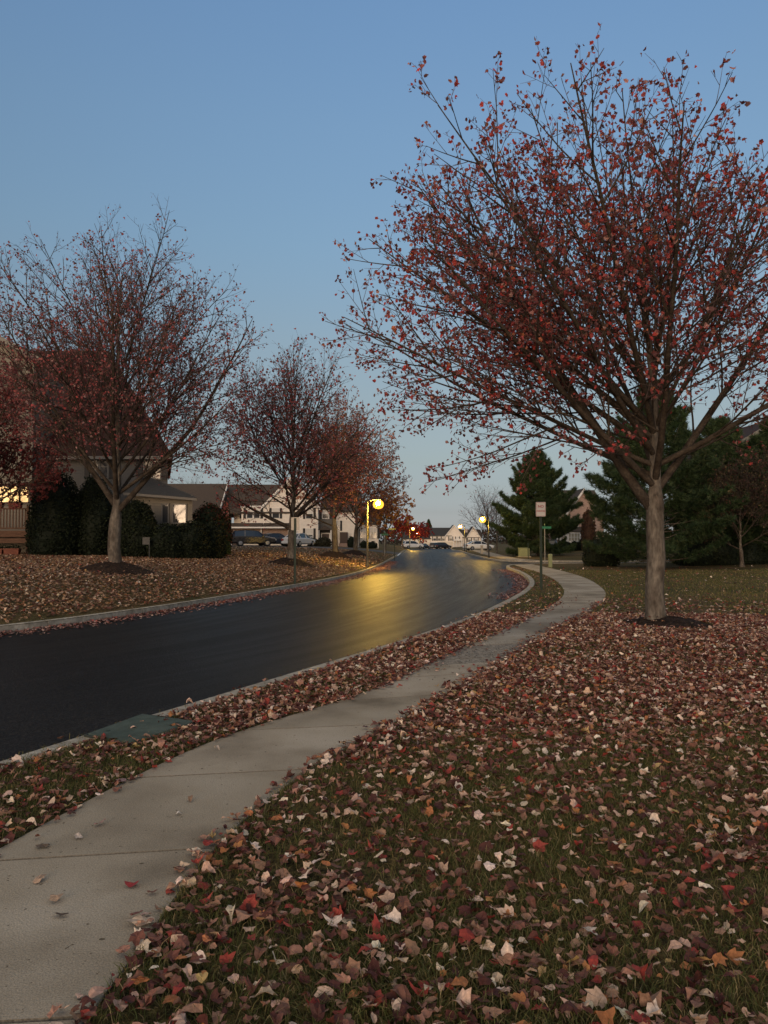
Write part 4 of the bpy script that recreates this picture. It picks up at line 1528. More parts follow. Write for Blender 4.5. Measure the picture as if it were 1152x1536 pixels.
# --- white townhouses (left, behind the parking bay)
YT = 95.0
pz = YT / F


def TX(px): return at(px, 800, YT)[0]
def TZ(py): return at(576, py, YT)[1]


zb = TZ(825) - .3
th = thing('brown_roofed_house', 'low house with a wide plain brown roof, left of the white townhouse', 'house')
MB().box(TX(236), TX(328), 93, 103, zb, TZ(770)).build('wall', M_BEIGE, th)
gable_roof(th, TX(236), TX(328), 93, 103, TZ(770), at(300, 728, 98)[1], 'x', M_ROOFB, over=.4)
W = MB(); a_, b_ = TX(328) + .4, 0
W.prismx([(92.6, TZ(770) - .5), (98, at(300, 728, 98)[1] - .1), (98, at(300, 728, 98)[1] + .22), (92.6, TZ(770) - .1)], a_ + .002, a_ + .12)
W.build('rake_trim', M_WHITE, th)
window(th, TX(270), 93, TZ(800), 1.1, 1.5)

t2 = thing('white_townhouse', 'white townhouse with two garage doors and black shutters behind the cars', 'house')
xl, xm, xr2 = TX(362), TX(394), TX(477)
ze = TZ(760)
MB().box(xl, xr2, YT, YT + 11, TZ(790), ze).build('wall', M_CREAM, t2)
MB().box(TX(437.5), xr2, YT + .001, YT + 10.9, zb, TZ(790) - .002).build('lower_wall', M_CREAM, t2)
MB().box(TX(346), TX(437) - .02, YT + .15, YT + 10, zb, TZ(789)).build('brick_front', M_BRICK, t2)
MB().box(TX(346), xl - .01, YT + 2.0, YT + 10, TZ(789) + .01, TZ(768)).build('side_wall', M_CREAM, t2)
zr_ = at(400, 729, 100.5)[1]
gable_roof(t2, TX(330), TX(440), YT + .2, YT + 11, TZ(768), zr_, 'x', M_ROOFB, over=.3)
c_ = (xm + xr2) / 2
M = MB(); M.prism([(xm, ze), (xr2, ze), (c_, TZ(719))], YT + .003, YT + 4); M.build('gable', M_CREAM, t2)
gable_roof(t2, xm, xr2, YT, YT + 9, ze, TZ(718), 'y', M_ROOFB, over=.3)
MB().box(xl - .1, xm - .05, YT - .16, YT - .01, ze - .1, ze + .12).build('eave_trim', M_WHITE, t2)
pr_ = MB()
for a, b in ((TX(346), TX(394.5)), (TX(395.5), TX(436))):
    pr_.prismx([(YT - .75, TZ(792)), (YT - .005, TZ(792)), (YT - .005, TZ(784.5)), (YT - .75, TZ(790.5))], a, b)
pr_.build('pent_roof', M_ROOFB, t2)
MB().box(TX(346), TX(436.5), YT - .8, YT - .753, TZ(792.5), TZ(790.3)).build('gutter', M_WHITE, t2)
for px in (376, 412.5):
    garage(t2, TX(px), YT + .15, zb + .3, 2.3, TZ(804) - zb - .3)
for px in (392, 347, 433):
    MB().box(TX(px) - .07, TX(px) + .07, YT - .1, YT + .14, zb, TZ(793)).build('corner_trim', M_WHITE, t2)
door(t2, TX(352), YT + .15, zb + .3, .85, 2.0)
zc_ = TZ(770)
for px in (374.5, 385):
    window(t2, TX(px), YT, zc_, .82, 1.3, False, .5)
for px in (366.8, 392.5):
    MB().box(TX(px) - .16, TX(px) + .16, YT - .05, YT - .004, zc_ - .65, zc_ + .65).build('shutter', M_SHUT, t2)
window(t2, TX(413.5), YT, zc_, .95, 1.3, True, .5)
window(t2, TX(357), YT + 2, zc_ - .1, .5, 1.1, False, 0)
window(t2, TX(464), YT, TZ(801), .95, 1.4, True, .6)
window(t2, TX(464), YT, zc_ - .05, .95, 1.3, True, .5)
window(t2, TX(442), YT, TZ(801), .8, 1.4, False, .6)

t3 = thing('grey_townhouse', 'grey recessed townhouse with a small porch gable, right of the white one', 'house')
MB().box(xr2 + .02, TX(497), YT + 1.5, YT + 11, zb, TZ(762)).build('wall', M_GREY, t3)
gable_roof(t3, xr2 + .4, TX(497), YT + 1.5, YT + 11, TZ(762), TZ(730), 'x', M_ROOFB, over=.2)
c_ = TX(487)
M = MB(); M.prism([(c_ - .85, TZ(795)), (c_ + .85, TZ(795)), (c_, TZ(788))], YT + .3, YT + 1.49); M.build('porch_gable', M_ROOFB, t3)
for s_ in (-.75, .75):
    MB().box(c_ + s_ - .07, c_ + s_ + .07, YT + .35, YT + .5, zb, TZ(795)).build('porch_post', M_WHITE, t3)
door(t3, c_, YT + 1.5, zb + .3, .9, 2.0)
window(t3, TX(487), YT + 1.5, zc_, .9, 1.3)

t4 = thing('plain_white_townhouse', 'pale townhouse with a plain broad wall behind the russet maples', 'house')
MB().box(TX(499), TX(536), YT + 3, YT + 13, zb, TZ(765)).build('wall', M_CREAM, t4)
gable_roof(t4, TX(499), TX(536), YT + 3, YT + 13, TZ(765), TZ(733), 'x', M_ROOFB, over=.3)
window(t4, TX(503), YT + 3, TZ(788), .8, 1.3, True)
MB().box(TX(508), TX(520), YT + 2.4, YT + 2.99, zb + .4, TZ(798)).build('entry_screen', M_DOOR, t4)
MB().box(TX(507), TX(530), YT + 1.2, YT + 2.39, zb, TZ(815)).build('porch_slab', M_BRICK, t4)
t5 = thing('small_white_house', 'white house end with one shuttered window, right of the tall lamp', 'house')
MB().box(TX(536) + .1, TX(567), YT + 6, YT + 14, zb, TZ(784)).build('wall', M_CREAM, t5)
gable_roof(t5, TX(536) + .4, TX(567), YT + 6, YT + 14, TZ(784), TZ(762), 'x', M_ROOFB, over=.25)
window(t5, at(560, 800, YT + 6)[0], YT + 6, at(560, 800, YT + 6)[1], 1.0, 1.4, True, .4, (1, 1))
window(t5, at(545, 800, YT + 6)[0], YT + 6, at(560, 800, YT + 6)[1], .9, 1.4, True, .4, (1, 1))
shrub('round_bush', 'small round bush before the pale townhouse, right of its dark entry', [sb(521, 533, 805, 821, 93)], 400, (.14, .22), GR, GW, 40)
shrub('round_bush', 'low bushes before the white house end, by the lamp post', [sb(540, 552, 811, 822, 96), sb(550, 566, 812, 822, 96)], 600, (.14, .22), GR, GW, 41)

# --- houses across the end of the road
YF = 250.0


def FX(px): return at(px, 800, YF)[0]
def FZ(py): return at(576, py, YF)[1]


def far_house(name, label, x0, x1, gx0, gx1, ye, yr, yg, roof, garages, wins, porch=None, wall=None):
    p = thing(name, label, 'house', (0, 0, 0), 0, 'houses at the end of the road')
    zb_ = FZ(823)
    MB().box(FX(x0), FX(x1), YF, YF + 12, zb_, FZ(ye)).build('wall', wall or M_CREAM, p)
    gable_roof(p, FX(x0), FX(x1), YF, YF + 12, FZ(ye), FZ(yr), 'x', roof, over=.4)
    if gx1 > gx0:
        MB().prism([(FX(gx0), FZ(ye)), (FX(gx1), FZ(ye)), ((FX(gx0) + FX(gx1)) / 2, FZ(yg))], YF - .3, YF + 4).build('gable', M_CREAM, p)
        MB().box(FX(gx0), FX(gx1), YF - .3, YF - .004, zb_, FZ(ye) - .003).build('front_wall', M_CREAM, p)
        gable_roof(p, FX(gx0), FX(gx1), YF - .3, YF + 7, FZ(ye), FZ(yg) + .1, 'y', roof, over=.4)
    yy = YF - (.3 if gx1 > gx0 else 0)
    for px in garages:
        garage(p, FX(px), (yy if gx0 <= px <= gx1 else YF), zb_ + .1, 2.6, 2.2)
    for px, py in wins:
        window(p, FX(px), (yy if gx0 <= px <= gx1 else YF), FZ(py), 1.0, 1.4, True, .4)
    if porch:
        a, b = porch
        M = MB(); M.prism([(FX(a), FZ(811)), (FX(b), FZ(811)), ((FX(a) + FX(b)) / 2, FZ(806.5))], YF - 2.6, YF - .35); M.build('porch_gable', M_WHITE, p)
        for k in range(4):
            xx = FX(a + .6 + (b - a - 1.2) * k / 3)
            MB().box(xx - .12, xx + .12, YF - 2.5, YF - 2.26, zb_, FZ(811)).build('porch_post', M_WHITE, p)
    return p


far_house('far_townhouse', 'far pale townhouse behind the crimson tree, with white garage doors', 606, 645, 0, 0, 808, 797, 0, M_ROOFD, (627, 639), ((612, 812), (618, 812)))
far_house('far_townhouse', 'far townhouse with dark roof and tall white gable at the end of the road', 645.5, 676, 668, 694, 803.5, 792, 788.5, M_ROOFD, (662, 673), ((652, 808), (659, 808), (665, 808), (676, 808), (686, 808)), (679, 692))
far_house('far_townhouse', 'far pale townhouse behind the second right lamp', 695, 722, 700, 720, 806, 795, 791, M_ROOFB, (), ((704, 810), (714, 810)))

# --- house on the right behind the pine
YR = 90.0


def RX(px): return at(px, 800, YR)[0]
def RZ(py): return at(576, py, YR)[1]


hr = thing('brick_house', 'pinkish brick house with a white bay window, right, between the pines', 'house')
zb = RZ(822) - .3
MB().box(RX(829), RX(908), YR + .6, YR + 11, zb, RZ(768)).build('wall', M_PINK, hr)
MB().prism([(RX(852), RZ(768)), (RX(900), RZ(768)), (RX(876), RZ(736))], YR + .1, YR + 5).build('gable', M_PINK, hr)
MB().box(RX(852), RX(900), YR + .1, YR + .597, RZ(797), RZ(768) - .003).build('front_wall', M_PINK, hr)
gable_roof(hr, RX(852), RX(900), YR + .1, YR + 8, RZ(768), RZ(735), 'y', M_ROOFB, over=.35)
gable_roof(hr, RX(829), RX(908), YR + .6, YR + 11, RZ(768), RZ(733), 'x', M_ROOFB, over=.35)
MB().prismx([(YR - .9, RZ(798)), (YR + .09, RZ(798)), (YR + .09, RZ(790)), (YR - .9, RZ(796.5))], RX(844), RX(874)).build('pent_roof', M_ROOFB, hr)
MB().box(RX(846), RX(873), YR - .7, YR + .59, zb, RZ(798) - .004).build('bay_wall', M_WHITE, hr)
xa, za = at(850, 812, YR); xb, zb2 = at(868, 799.5, YR)
window(hr, (xa + xb) / 2, YR - .7, (za + zb2) / 2, xb - xa, zb2 - za, False, 0, (3, 1), mat('bay_pane', (.3, .27, .2), rough=.3))
window(hr, RX(864), YR + .1, RZ(783), .7, 1.2, False, 0)
for px in (835, 840, 845):
    MB().box(RX(px) - .1, RX(px) + .1, YR - .3, YR - .1, zb, RZ(800)).build('porch_post', M_WHITE, hr)
MB().prismx([(YR - .5, RZ(800)), (YR + .59, RZ(800)), (YR + .59, RZ(794)), (YR - .5, RZ(799))], RX(829), RX(846) - .01).build('porch_roof', M_ROOFB, hr)
door(hr, RX(838), YR + .6, zb + .3, .9, 2.0)
MB().box(RX(833), RX(846), YR - 1.4, YR - .71, zb, RZ(819)).build('step', M_CONC, hr)

# --- house at the right edge
YE = 54.0


def EX(px): return at(px, 800, YE)[0]
def EZ(py): return at(576, py, YE)[1]


he = thing('grey_house', 'grey sided house with dark red gable roof at the right edge', 'house')
gable_wall(he, EX(1098), EX(1250), YE, YE + 11, EZ(840), EZ(672), EZ(628), M_GREY)
gable_roof(he, EX(1098), EX(1250), YE, YE + 11, EZ(672), EZ(628), 'y', M_ROOFR, over=.4, tm=M_DTRIM)
window(he, EX(1132), YE, EZ(780), 1.0, 1.5, True, .5)
window(he, EX(1132), YE, EZ(705), 1.0, 1.4, True, .5)

# ------------------------------------------------------------------ cars
M_TYRE = mat('tyre_rubber', (.015, .015, .015), rough=.85)
M_RIM = mat('wheel_rim', (.35, .35, .36), rough=.35, metal=.8)
M_CGLASS = mat('car_glass', (.02, .022, .025), rough=.06, spec=.8)
M_TAIL = mat('tail_lens', (.22, .012, .01), rough=.25, spec=.6)
M_HEAD = mat('head_lens', (.5, .5, .5), rough=.15, spec=.8)
M_PLATE = mat('plate_white', (.55, .55, .52), rough=.5)
M_BLACKP = mat('black_plastic', (.02, .02, .02), rough=.6)


def make_car(name, label, paint, suv, loc, rz, group):
    t = thing(name, label, 'car', loc, rz, group)
    L_ = 4.75 if suv else 4.55
    W_ = .94 if suv else .89
    hl = L_ / 2
    # (x, half width, z low, z belt, z top, half width of roof)
    if suv:
        st = [(-hl, .80, .42, .95, 1.02), (-hl + .1, W_ - .04, .32, 1.05, 1.12), (-1.5, W_, .26, 1.08, 1.14), (0, W_, .25, 1.06, 1.10), (.95, W_, .25, 1.02, 1.07), (1.5, W_ - .02, .26, .96, 1.03), (hl - .18, W_ - .08, .3, .82, .9), (hl, .68, .4, .66, .72)]
        cab = [(-hl + .12, .70, 1.08), (-hl + .42, .66, 1.62), (-.9, .68, 1.70), (.1, .67, 1.68), (.45, .64, 1.6), (1.15, .74, 1.06)]
    else:
        st = [(-hl, .74, .38, .84, .92), (-hl + .12, W_ - .05, .3, .92, 1.0), (-1.5, W_, .24, .95, 1.0), (0, W_, .22, .94, .97), (.8, W_, .22, .9, .95), (1.4, W_ - .02, .23, .84, .9), (hl - .2, W_ - .09, .28, .7, .76), (hl, .62, .36, .56, .62)]
        cab = [(-hl + .55, .72, .97), (-1.05, .60, 1.34), (-.6, .60, 1.42), (.15, .59, 1.42), (.4, .57, 1.36), (1.15, .72, .93)]
    M = MB()
    rings = []
    for x, w, z0, zbelt, z1 in st:
        rings.append([(x, -w * .86, z0), (x, -w, z0 + .16), (x, -w, zbelt - .12), (x, -w * .93, zbelt), (x, -w * .5, z1), (x, w * .5, z1), (x, w * .93, zbelt), (x, w, zbelt - .12), (x, w, z0 + .16), (x, w * .86, z0)])
    k = len(rings[0])
    M.v = [p for r_ in rings for p in r_]
    for i in range(len(rings) - 1):
        for j in range(k):
            M.f.append([i * k + j, i * k + (j + 1) % k, (i + 1) * k + (j + 1) % k, (i + 1) * k + j]); M.m.append(0)
    M.f.append(list(range(k - 1, -1, -1))); M.m.append(0)
    M.f.append([(len(rings) - 1) * k + j for j in range(k)]); M.m.append(0)
    M.build('body', paint, t, bevel=.03)
    # greenhouse of glass, painted roof on top
    zb_ = 1.02 if suv else .9
    g_ = MB()
    top = [(x, w, z) for x, w, z in cab]
    pv = [(x, -w, z) for x, w, z in top] + [(x, w, z) for x, w, z in top]
    n = len(top)
    base = [(x, -(W_ - .1), zb_) for x, w, z in top] + [(x, W_ - .1, zb_) for x, w, z in top]
    fs = []
    for i in range(n - 1):
        fs.append((i, i + 1, n + i + 1, n + i))
        fs.append((2 * n + i, 2 * n + i + 1, i + 1, i))
        fs.append((3 * n + i + 1, 3 * n + i, n + i, n + i + 1))
    fs.append((0, n, 3 * n, 2 * n)); fs.append((n - 1, 2 * n + n - 1, 3 * n + n - 1, 2 * n - 1))
    g_.add(pv + base, fs)
    g_.build('windows', M_CGLASS, t)
    r_ = MB()
    i0, i1 = 1, n - 2
    tv = [(top[i][0], s_ * (top[i][1] + .012), top[i][2] + .03) for i in range(i0, i1 + 1) for s_ in (-1, 1)]
    bv = [(x, y, z - .06) for x, y, z in tv]
    m = i1 - i0 + 1
    fs = []
    for i in range(m - 1):
        a = 2 * i
        fs += [(a, a + 2, a + 3, a + 1), (2 * m + a, 2 * m + a + 1, 2 * m + a + 3, 2 * m + a + 2), (a, 2 * m + a, 2 * m + a + 2, a + 2), (a + 1, a + 3, 2 * m + a + 3, 2 * m + a + 1)]
    fs += [(0, 1, 2 * m + 1, 2 * m), (2 * m - 2, 4 * m - 2, 4 * m - 1, 2 * m - 1)]
    r_.add(tv, []); r_.v += bv
    for f in fs:
        r_.f.append(list(f)); r_.m.append(0)
    r_.build('roof', paint, t)
    for s_ in (-1, 1):
        for i in ([1, 2] if suv else [1, 3]):
            x, w, z = top[i]
            MB().tube([(x, s_ * (w + .012), z), (x - .08 if i == 1 else x, s_ * (W_ - .09), zb_ + .05)], .04, 4).build('pillar', paint, t)
        MB().tube([(top[-2][0], s_ * (top[-2][1] + .01), top[-2][2]), (top[-1][0], s_ * (W_ - .12), zb_ + .05)], .04, 4).build('pillar', paint, t)
        MB().tube([(top[1][0], s_ * (top[1][1] + .01), top[1][2]), (top[0][0], s_ * (W_ - .12), zb_ + .06)], .05, 4).build('pillar', paint, t)
    rw = .36 if suv else .32
    for x in (-1.38, 1.42):
        for s_ in (-1, 1):
            wv = []
            y0, y1 = (W_ - .2) * s_, (W_ + .01) * s_
            Wm = MB()
            n_ = 18
            for yy, rr in ((y0, rw * .93), (y0, rw), (y1 - .02 * s_, rw), (y1, rw * .9)):
                wv += [(x + rr * math.cos(2 * PI * q / n_), yy, rw + rr * math.sin(2 * PI * q / n_)) for q in range(n_)]
            fs = [(i * n_ + q, i * n_ + (q + 1) % n_, (i + 1) * n_ + (q + 1) % n_, (i + 1) * n_ + q) for i in range(3) for q in range(n_)]
            fs += [list(range(n_)), list(range(3 * n_, 4 * n_))]
            Wm.add(wv, fs)
            wo = Wm.build('wheel', M_TYRE, t)
            Rm = MB()
            yr = y1 + .006 * s_
            rv = [(x, yr + .012 * s_, rw)] + [(x + rw * (.66 if q % 2 == 0 else .5) * math.cos(2 * PI * q / 20), yr, rw + rw * (.66 if q % 2 == 0 else .5) * math.sin(2 * PI * q / 20)) for q in range(20)]
            Rm.add(rv, [(0, 1 + q, 1 + (q + 1) % 20) for q in range(20)])
            Rm.build('rim', M_RIM, wo)
    zt_l = .98 if suv else .84
    for s_ in (-1, 1):
        MB().box(-hl - .012, -hl + .12, s_ * .72 - .15, s_ * .72 + .12 if s_ < 0 else s_ * .72 + .15, zt_l - .2, zt_l).build('tail_light', M_TAIL, t)
        MB().box(hl - .2, hl - .015, s_ * .58 - .16, s_ * .58 + .16, .62, .76).build('headlight', M_HEAD, t)
        MB().box(.85, 1.05, s_ * (W_ + .06) - .08, s_ * (W_ + .06) + .08, .98, 1.12).build('mirror', paint, t)
    MB().box(-hl - .02, -hl, -.27, .27, .68, .83).build('licence_plate', M_PLATE, t)
    MB().box(-hl - .04, -hl + .15, -.84, .84, .36, .56).build('bumper', M_BLACKP if suv else paint, t)
    return t


P_BLACK = mat('black_paint', (.012, .012, .016), rough=.25, spec=.6)
P_DARK = mat('dark_blue_paint', (.03, .034, .045), rough=.3, spec=.6)
P_SILVER = mat('silver_paint', (.55, .55, .55), rough=.35, spec=.6)
P_WHITE = mat('white_paint', (.7, .69, .66), rough=.35, spec=.5)


def put(px, Y): return (px - 576) / F * Y


CG = 'cars parked before the townhouses'
for px, Y, suv, paint, rz, lab in ((380, 81.5, True, P_BLACK, R(14), 'black estate car parked before the white townhouse garages'),
                                   (413, 86.5, False, P_DARK, R(35), 'dark blue car half hidden behind the black estate car and maple trunk'),
                                   (449, 83, False, P_SILVER, R(66), 'silver saloon parked right of the half bare maple trunk')):
    x = put(px, Y)
    make_car('parked_car', lab, paint, suv, (x, Y, h1(x, Y)), rz, CG)
FG = 'cars at the far end of the road'
for px, Y, suv, paint, rz, lab in ((635.5, 203, False, P_BLACK, R(60), 'dark car at the far road end under the crimson tree'),
                                   (651, 212, True, P_DARK, R(75), 'dark car at the far road end left of the white gable house'),
                                   (664, 200, True, P_BLACK, R(32), 'black car before the far white gabled house'),
                                   (619, 170, True, P_WHITE, R(20), 'white car far off beside the left far lamps')):
    x = put(px, Y)
    z = float(road_z(Y)) if px > 630 else h1(x, Y)
    make_car('parked_car', lab, paint, suv, (x, Y, z), rz, FG)
x = put(718, 118)
make_car('parked_car', 'white car glimpsed behind the right lamp post', P_WHITE, False, (x, 118, h1(x, 118)), R(15), FG)
x = put(829, 84)
make_car('parked_car', 'dark car standing beside the brick house on the right', P_BLACK, False, (x, 84, h1(x, 84)), R(60), FG)

# ------------------------------------------------------------------ street lamps
M_POLE_D = mat('dark_pole', (.007, .008, .007), rough=.5, spec=.5)
M_POLE_L = mat('weathered_pole', (.075, .07, .06), rough=.7, var=.2, scale=6)
M_LAMP = mat('lamp_globe', (1, .8, .4), rough=.4, emit=((1.0, .58, .08), 7800.0))
M_LENS_HALO = bpy.data.materials.new('lamp_lens_halo')
M_LENS_HALO.use_nodes = True
_n, _l = M_LENS_HALO.node_tree.nodes, M_LENS_HALO.node_tree.links
_n.remove(_n['Principled BSDF'])
_t = _n.new('ShaderNodeBsdfTransparent'); _e = _n.new('ShaderNodeEmission'); _x = _n.new('ShaderNodeMixShader')
_e.inputs['Color'].default_value = (1.0, .42, .04, 1); _e.inputs['Strength'].default_value = 2.8  # orange emission on the globe stands in for the glare halo round the bulb
_x.inputs['Fac'].default_value = .6
_l.new(_t.outputs[0], _x.inputs[1]); _l.new(_e.outputs[0], _x.inputs[2]); _l.new(_x.outputs[0], _n['Material Output'].inputs['Surface'])


M_LAMPW = mat('dim_lamp_globe', (1, .8, .4), rough=.4, emit=((1.0, .58, .09), 2400.0))


def make_lamp(label, pole_mat, loc, rz, h, arm=.62, group='lit street lamps'):
    t = thing('street_lamp', label, 'street lamp', loc, rz, group)
    MB().lathe([(.11, -.05), (.11, .1), (.075, .16), (.06, .5), (.048, h)], n=12).build('pole', pole_mat, t, smooth=True)
    MB().tube([(.03, 0, h - .04), (arm * .3, 0, h + .03), (arm * .65, 0, h + .1), (arm, 0, h + .16)], [.03, .028, .026, .024], 8).build('arm', pole_mat, t, smooth=True)
    hd = MB().lathe([(.13, .0), (.15, .03), (.10, .1), (.05, .16), (.015, .2)], (arm, 0, h + .06), 14).build('hood', pole_mat, t, smooth=True)
    gl = MB().lathe([(.03, -.50), (.16, -.475), (.26, -.40), (.31, -.27), (.29, -.14), (.21, -.04), (.13, -.002)], (arm, 0, h + .06), 20).build('globe', M_LENS_HALO, t, smooth=True)  # globe enlarged to carry the painted halo
    MB().lathe([(.02, -.29), (.075, -.275), (.11, -.22), (.115, -.16), (.08, -.1), (.04, -.08)], (arm, 0, h + .06), 14).build('bulb', M_LAMP if pole_mat is M_POLE_L else M_LAMPW, gl, smooth=True)
    return t


Yl = 43.5
x = put(551, Yl)
make_lamp('tall pale street lamp glowing over the road on the left kerb', M_POLE_L, (x, Yl, h1(x, Yl)), R(0), 3.72)
x = put(733, 68)
make_lamp('dark street lamp lit by the side street corner on the right', M_POLE_D, (x, 68, h1(x, 68)), R(180), 3.5, .55)
x = put(697, 106)
make_lamp('second lit lamp farther down the right kerb beside the small white sign', M_POLE_D, (x, 106, h1(x, 106)), R(180), 3.5)
x = put(614.5, 140)
make_lamp('far lit lamp with pale pole down the left kerb, in front of the crimson trees', M_POLE_L, (x, 140, h1(x, 140)), R(0), 3.9)
x = put(621, 190)
make_lamp('farthest small lit lamp, under the crimson tree', M_POLE_L, (x, 190, h1(x, 190)), R(0), 3.6)

# ------------------------------------------------------------------ signs and small street things
M_SIGN = mat('sign_white', (.62, .58, .54), rough=.45)
M_SRED = mat('sign_red', (.38, .03, .025), rough=.45)
M_SBACK = mat('sign_back', (.30, .28, .25), rough=.45, metal=.3)
M_POSTG = mat('green_post', (.02, .035, .025), rough=.6)
M_GREENS = mat('green_sign', (.02, .16, .09), rough=.4)
M_GALV = mat('galvanised_post', (.3, .29, .27), rough=.5, metal=.4)


def text_mesh(body, size, name, m, parent, loc):
    cu = bpy.data.curves.new(name, 'FONT')
    cu.body = body
    cu.size = size
    cu.align_x = 'CENTER'
    cu.align_y = 'CENTER'
    cu.extrude = .001
    cu.offset = .002
    tmp = bpy.data.objects.new('tmp_text', cu)
    COL.objects.link(tmp)
    bpy.context.view_layer.update()
    me = bpy.data.meshes.new_from_object(tmp.evaluated_get(bpy.context.evaluated_depsgraph_get()))
    bpy.data.objects.remove(tmp)
    me.name = name
    me.materials.clear(); me.materials.append(m)
    o = bpy.data.objects.new(name, me)
    COL.objects.link(o)
    o.parent = parent
    o.location = loc
    o.rotation_euler = (PI / 2, 0, 0)
    return o


def rrect(w, h, r_, n=5):
    out = []
    for cx_, cz_, a0 in ((w - r_, -h + r_, -90), (w - r_, h - r_, 0), (-w + r_, h - r_, 90), (-w + r_, -h + r_, 180)):
        for k in range(n + 1):
            a = R(a0 + 90 * k / n)
            out.append((cx_ + r_ * math.cos(a), cz_ + r_ * math.sin(a)))
    return out


def no_parking(label, loc, rz, top, group, post_mat=M_POSTG):
    t = thing('no_parking_sign', label, 'sign', loc, rz, group)
    post = MB()
    post.box(-.032, .032, .012, .022, -.3, top - .03)
    post.box(-.04, -.032, .012, .045, -.3, top - .03)
    post.box(.032, .04, .012, .045, -.3, top - .03)
    post.build('post', post_mat, t)
    w, h = .1525, .2285
    zc_ = top - h
    pn = MB(); pn.prism([(x, z + zc_) for x, z in rrect(w, h, .03)], 0, .01)
    p = pn.build('sign_panel', [M_SIGN], t)
    bk = MB(); bk.prism([(x, z + zc_) for x, z in rrect(w + .001, h + .001, .03)], .0102, .0118); bk.build('sign_back', M_SBACK, p)
    b = MB()
    o_, i_ = rrect(w - .01, h - .01, .024), rrect(w - .018, h - .018, .02)
    n = len(o_)
    b.add([(x, -.001, z + zc_) for x, z in o_] + [(x, -.001, z + zc_) for x, z in i_], [(k, (k + 1) % n, (k + 1) % n + n, k + n) for k in range(n)])
    b.build('border', M_SRED, p)
    text_mesh('NO', .115, 'lettering', M_SRED, p, (0, -.0015, zc_ + .085))
    text_mesh('PARKING', .062, 'lettering', M_SRED, p, (0, -.0015, zc_ - .06))
    return t


SG = 'no parking signs along the street'
Y = 24.4
x = at(812, 880, Y)[0]
no_parking('white no parking sign on a green post standing on the near right verge', (x, Y, h1(x, Y)), R(-4), at(812, 753, Y)[1] - h1(x, Y), SG)
Y = 96.0
x = put(699.5, Y)
no_parking('distant white no parking sign on the right kerb between the lamps', (x, Y, h1(x, Y)), R(0), at(699, 793, Y)[1] - h1(x, Y), SG)
Y = 27.5
x = put(443, Y)
no_parking('sign turned with its grey back to us on the left lawn edge', (x, Y, h1(x, Y)), R(168), at(443, 776, Y)[1] - h1(x, Y), SG)


def street_sign(label, loc, h, blades_, post_mat):
    t = thing('street_name_sign', label, 'sign', loc)
    MB().tube([(0, 0, -.2), (0, 0, h)], .03, 8).build('post', post_mat, t)
    for k, (rz, off) in enumerate(blades_):
        b = MB(); b.prism([(off - .33, h - .0 + k * .17), (off + .33, h - .0 + k * .17), (off + .33, h + .16 + k * .17), (off - .33, h + .16 + k * .17)], -.008, .008)
        o = b.build('sign_blade', M_GREENS, t)
        o.rotation_euler.z = rz
    return t


Y = 55.0 - 3.4
x = put(817, Y)
street_sign('green street name sign on a grey post behind the near no parking sign', (x, Y, h1(x, Y)), at(817, 793, Y)[1] - h1(x, Y), [(0, .12), (R(80), 0)], M_GALV)
Y = 72.0
x = put(577, Y)
street_sign('green street name sign on the left lawn past the tall lamp', (x, Y, h1(x, Y)), at(577, 803, Y)[1] - h1(x, Y), [(0, 0), (R(75), 0)], M_GALV)
Y = 62.0
x = put(592, Y)
t = thing('lamplit_sign', 'street name sign with yellow lamp light painted on on a thin dark post by the left kerb', 'sign', (x, Y, h1(x, Y)))
MB().tube([(0, 0, -.2), (0, 0, 2.45)], .028, 8).build('post', M_POSTG, t)
MB().prism([(-.48, 2.36), (.08, 2.36), (.08, 2.5), (-.48, 2.5)], -.012, .012).build('sign_blade', mat('lamplit_sign', (.5, .42, .06), rough=.4), t)  # green street sign; the yellow lamp light is put into its colour

# pad mounted transformer, pedestals, mailbox post
M_TGREEN = mat('utility_green', (.22, .24, .12), rough=.5, var=.1, scale=3)
Y = 70.0
x0, x1 = put(778, Y), put(793, Y)
z = h1((x0 + x1) / 2, Y)
t = thing('transformer_box', 'pale green electrical cabinet on a concrete pad under the broad pine', 'cabinet', ((x0 + x1) / 2, Y, z))
w = (x1 - x0) / 2
MB().box(-w - .12, w + .12, -.45, .45, -.1, .06).build('pad', M_CONC, t)
MB().add([(-w, -.36, .062), (w, -.36, .062), (w, .36, .062), (-w, .36, .062), (-w, -.36, .78), (w, -.36, .78), (w, .36, .86), (-w, .36, .86)],
         [(0, 3, 2, 1), (4, 5, 6, 7), (0, 1, 5, 4), (1, 2, 6, 5), (2, 3, 7, 6), (3, 0, 4, 7)]).build('cabinet', M_TGREEN, t, bevel=.02)
for s_ in (-.5, .5):
    MB().box(w * s_ - w * .46, w * s_ + w * .46, -.375, -.362, .12, .74).build('door', M_TGREEN, t)
Y = 44.5
x = put(825, Y)
t = thing('utility_pedestal', 'slim green utility pedestal in the grass beside the sidewalk', 'pedestal', (x, Y, h1(x, Y)))
MB().box(-.1, .1, -.09, .09, -.1, .68).build('post', M_TGREEN, t, bevel=.01)
MB().add([(-.12, -.11, .682), (.12, -.11, .682), (.12, .11, .682), (-.12, .11, .682), (-.07, -.07, .76), (.07, -.07, .76), (.07, .07, .76), (-.07, .07, .76)],
         [(0, 3, 2, 1), (4, 5, 6, 7), (0, 1, 5, 4), (1, 2, 6, 5), (2, 3, 7, 6), (3, 0, 4, 7)]).build('cap', M_TGREEN, t)
Y = 85.0
x = put(722.5, Y)
t = thing('utility_pedestal', 'tan utility pedestal just left of the dark right lamp', 'pedestal', (x, Y, h1(x, Y)))
MB().box(-.13, .13, -.12, .12, -.1, .85).build('post', mat('tan_plastic', (.4, .35, .28), rough=.6), t, bevel=.02)
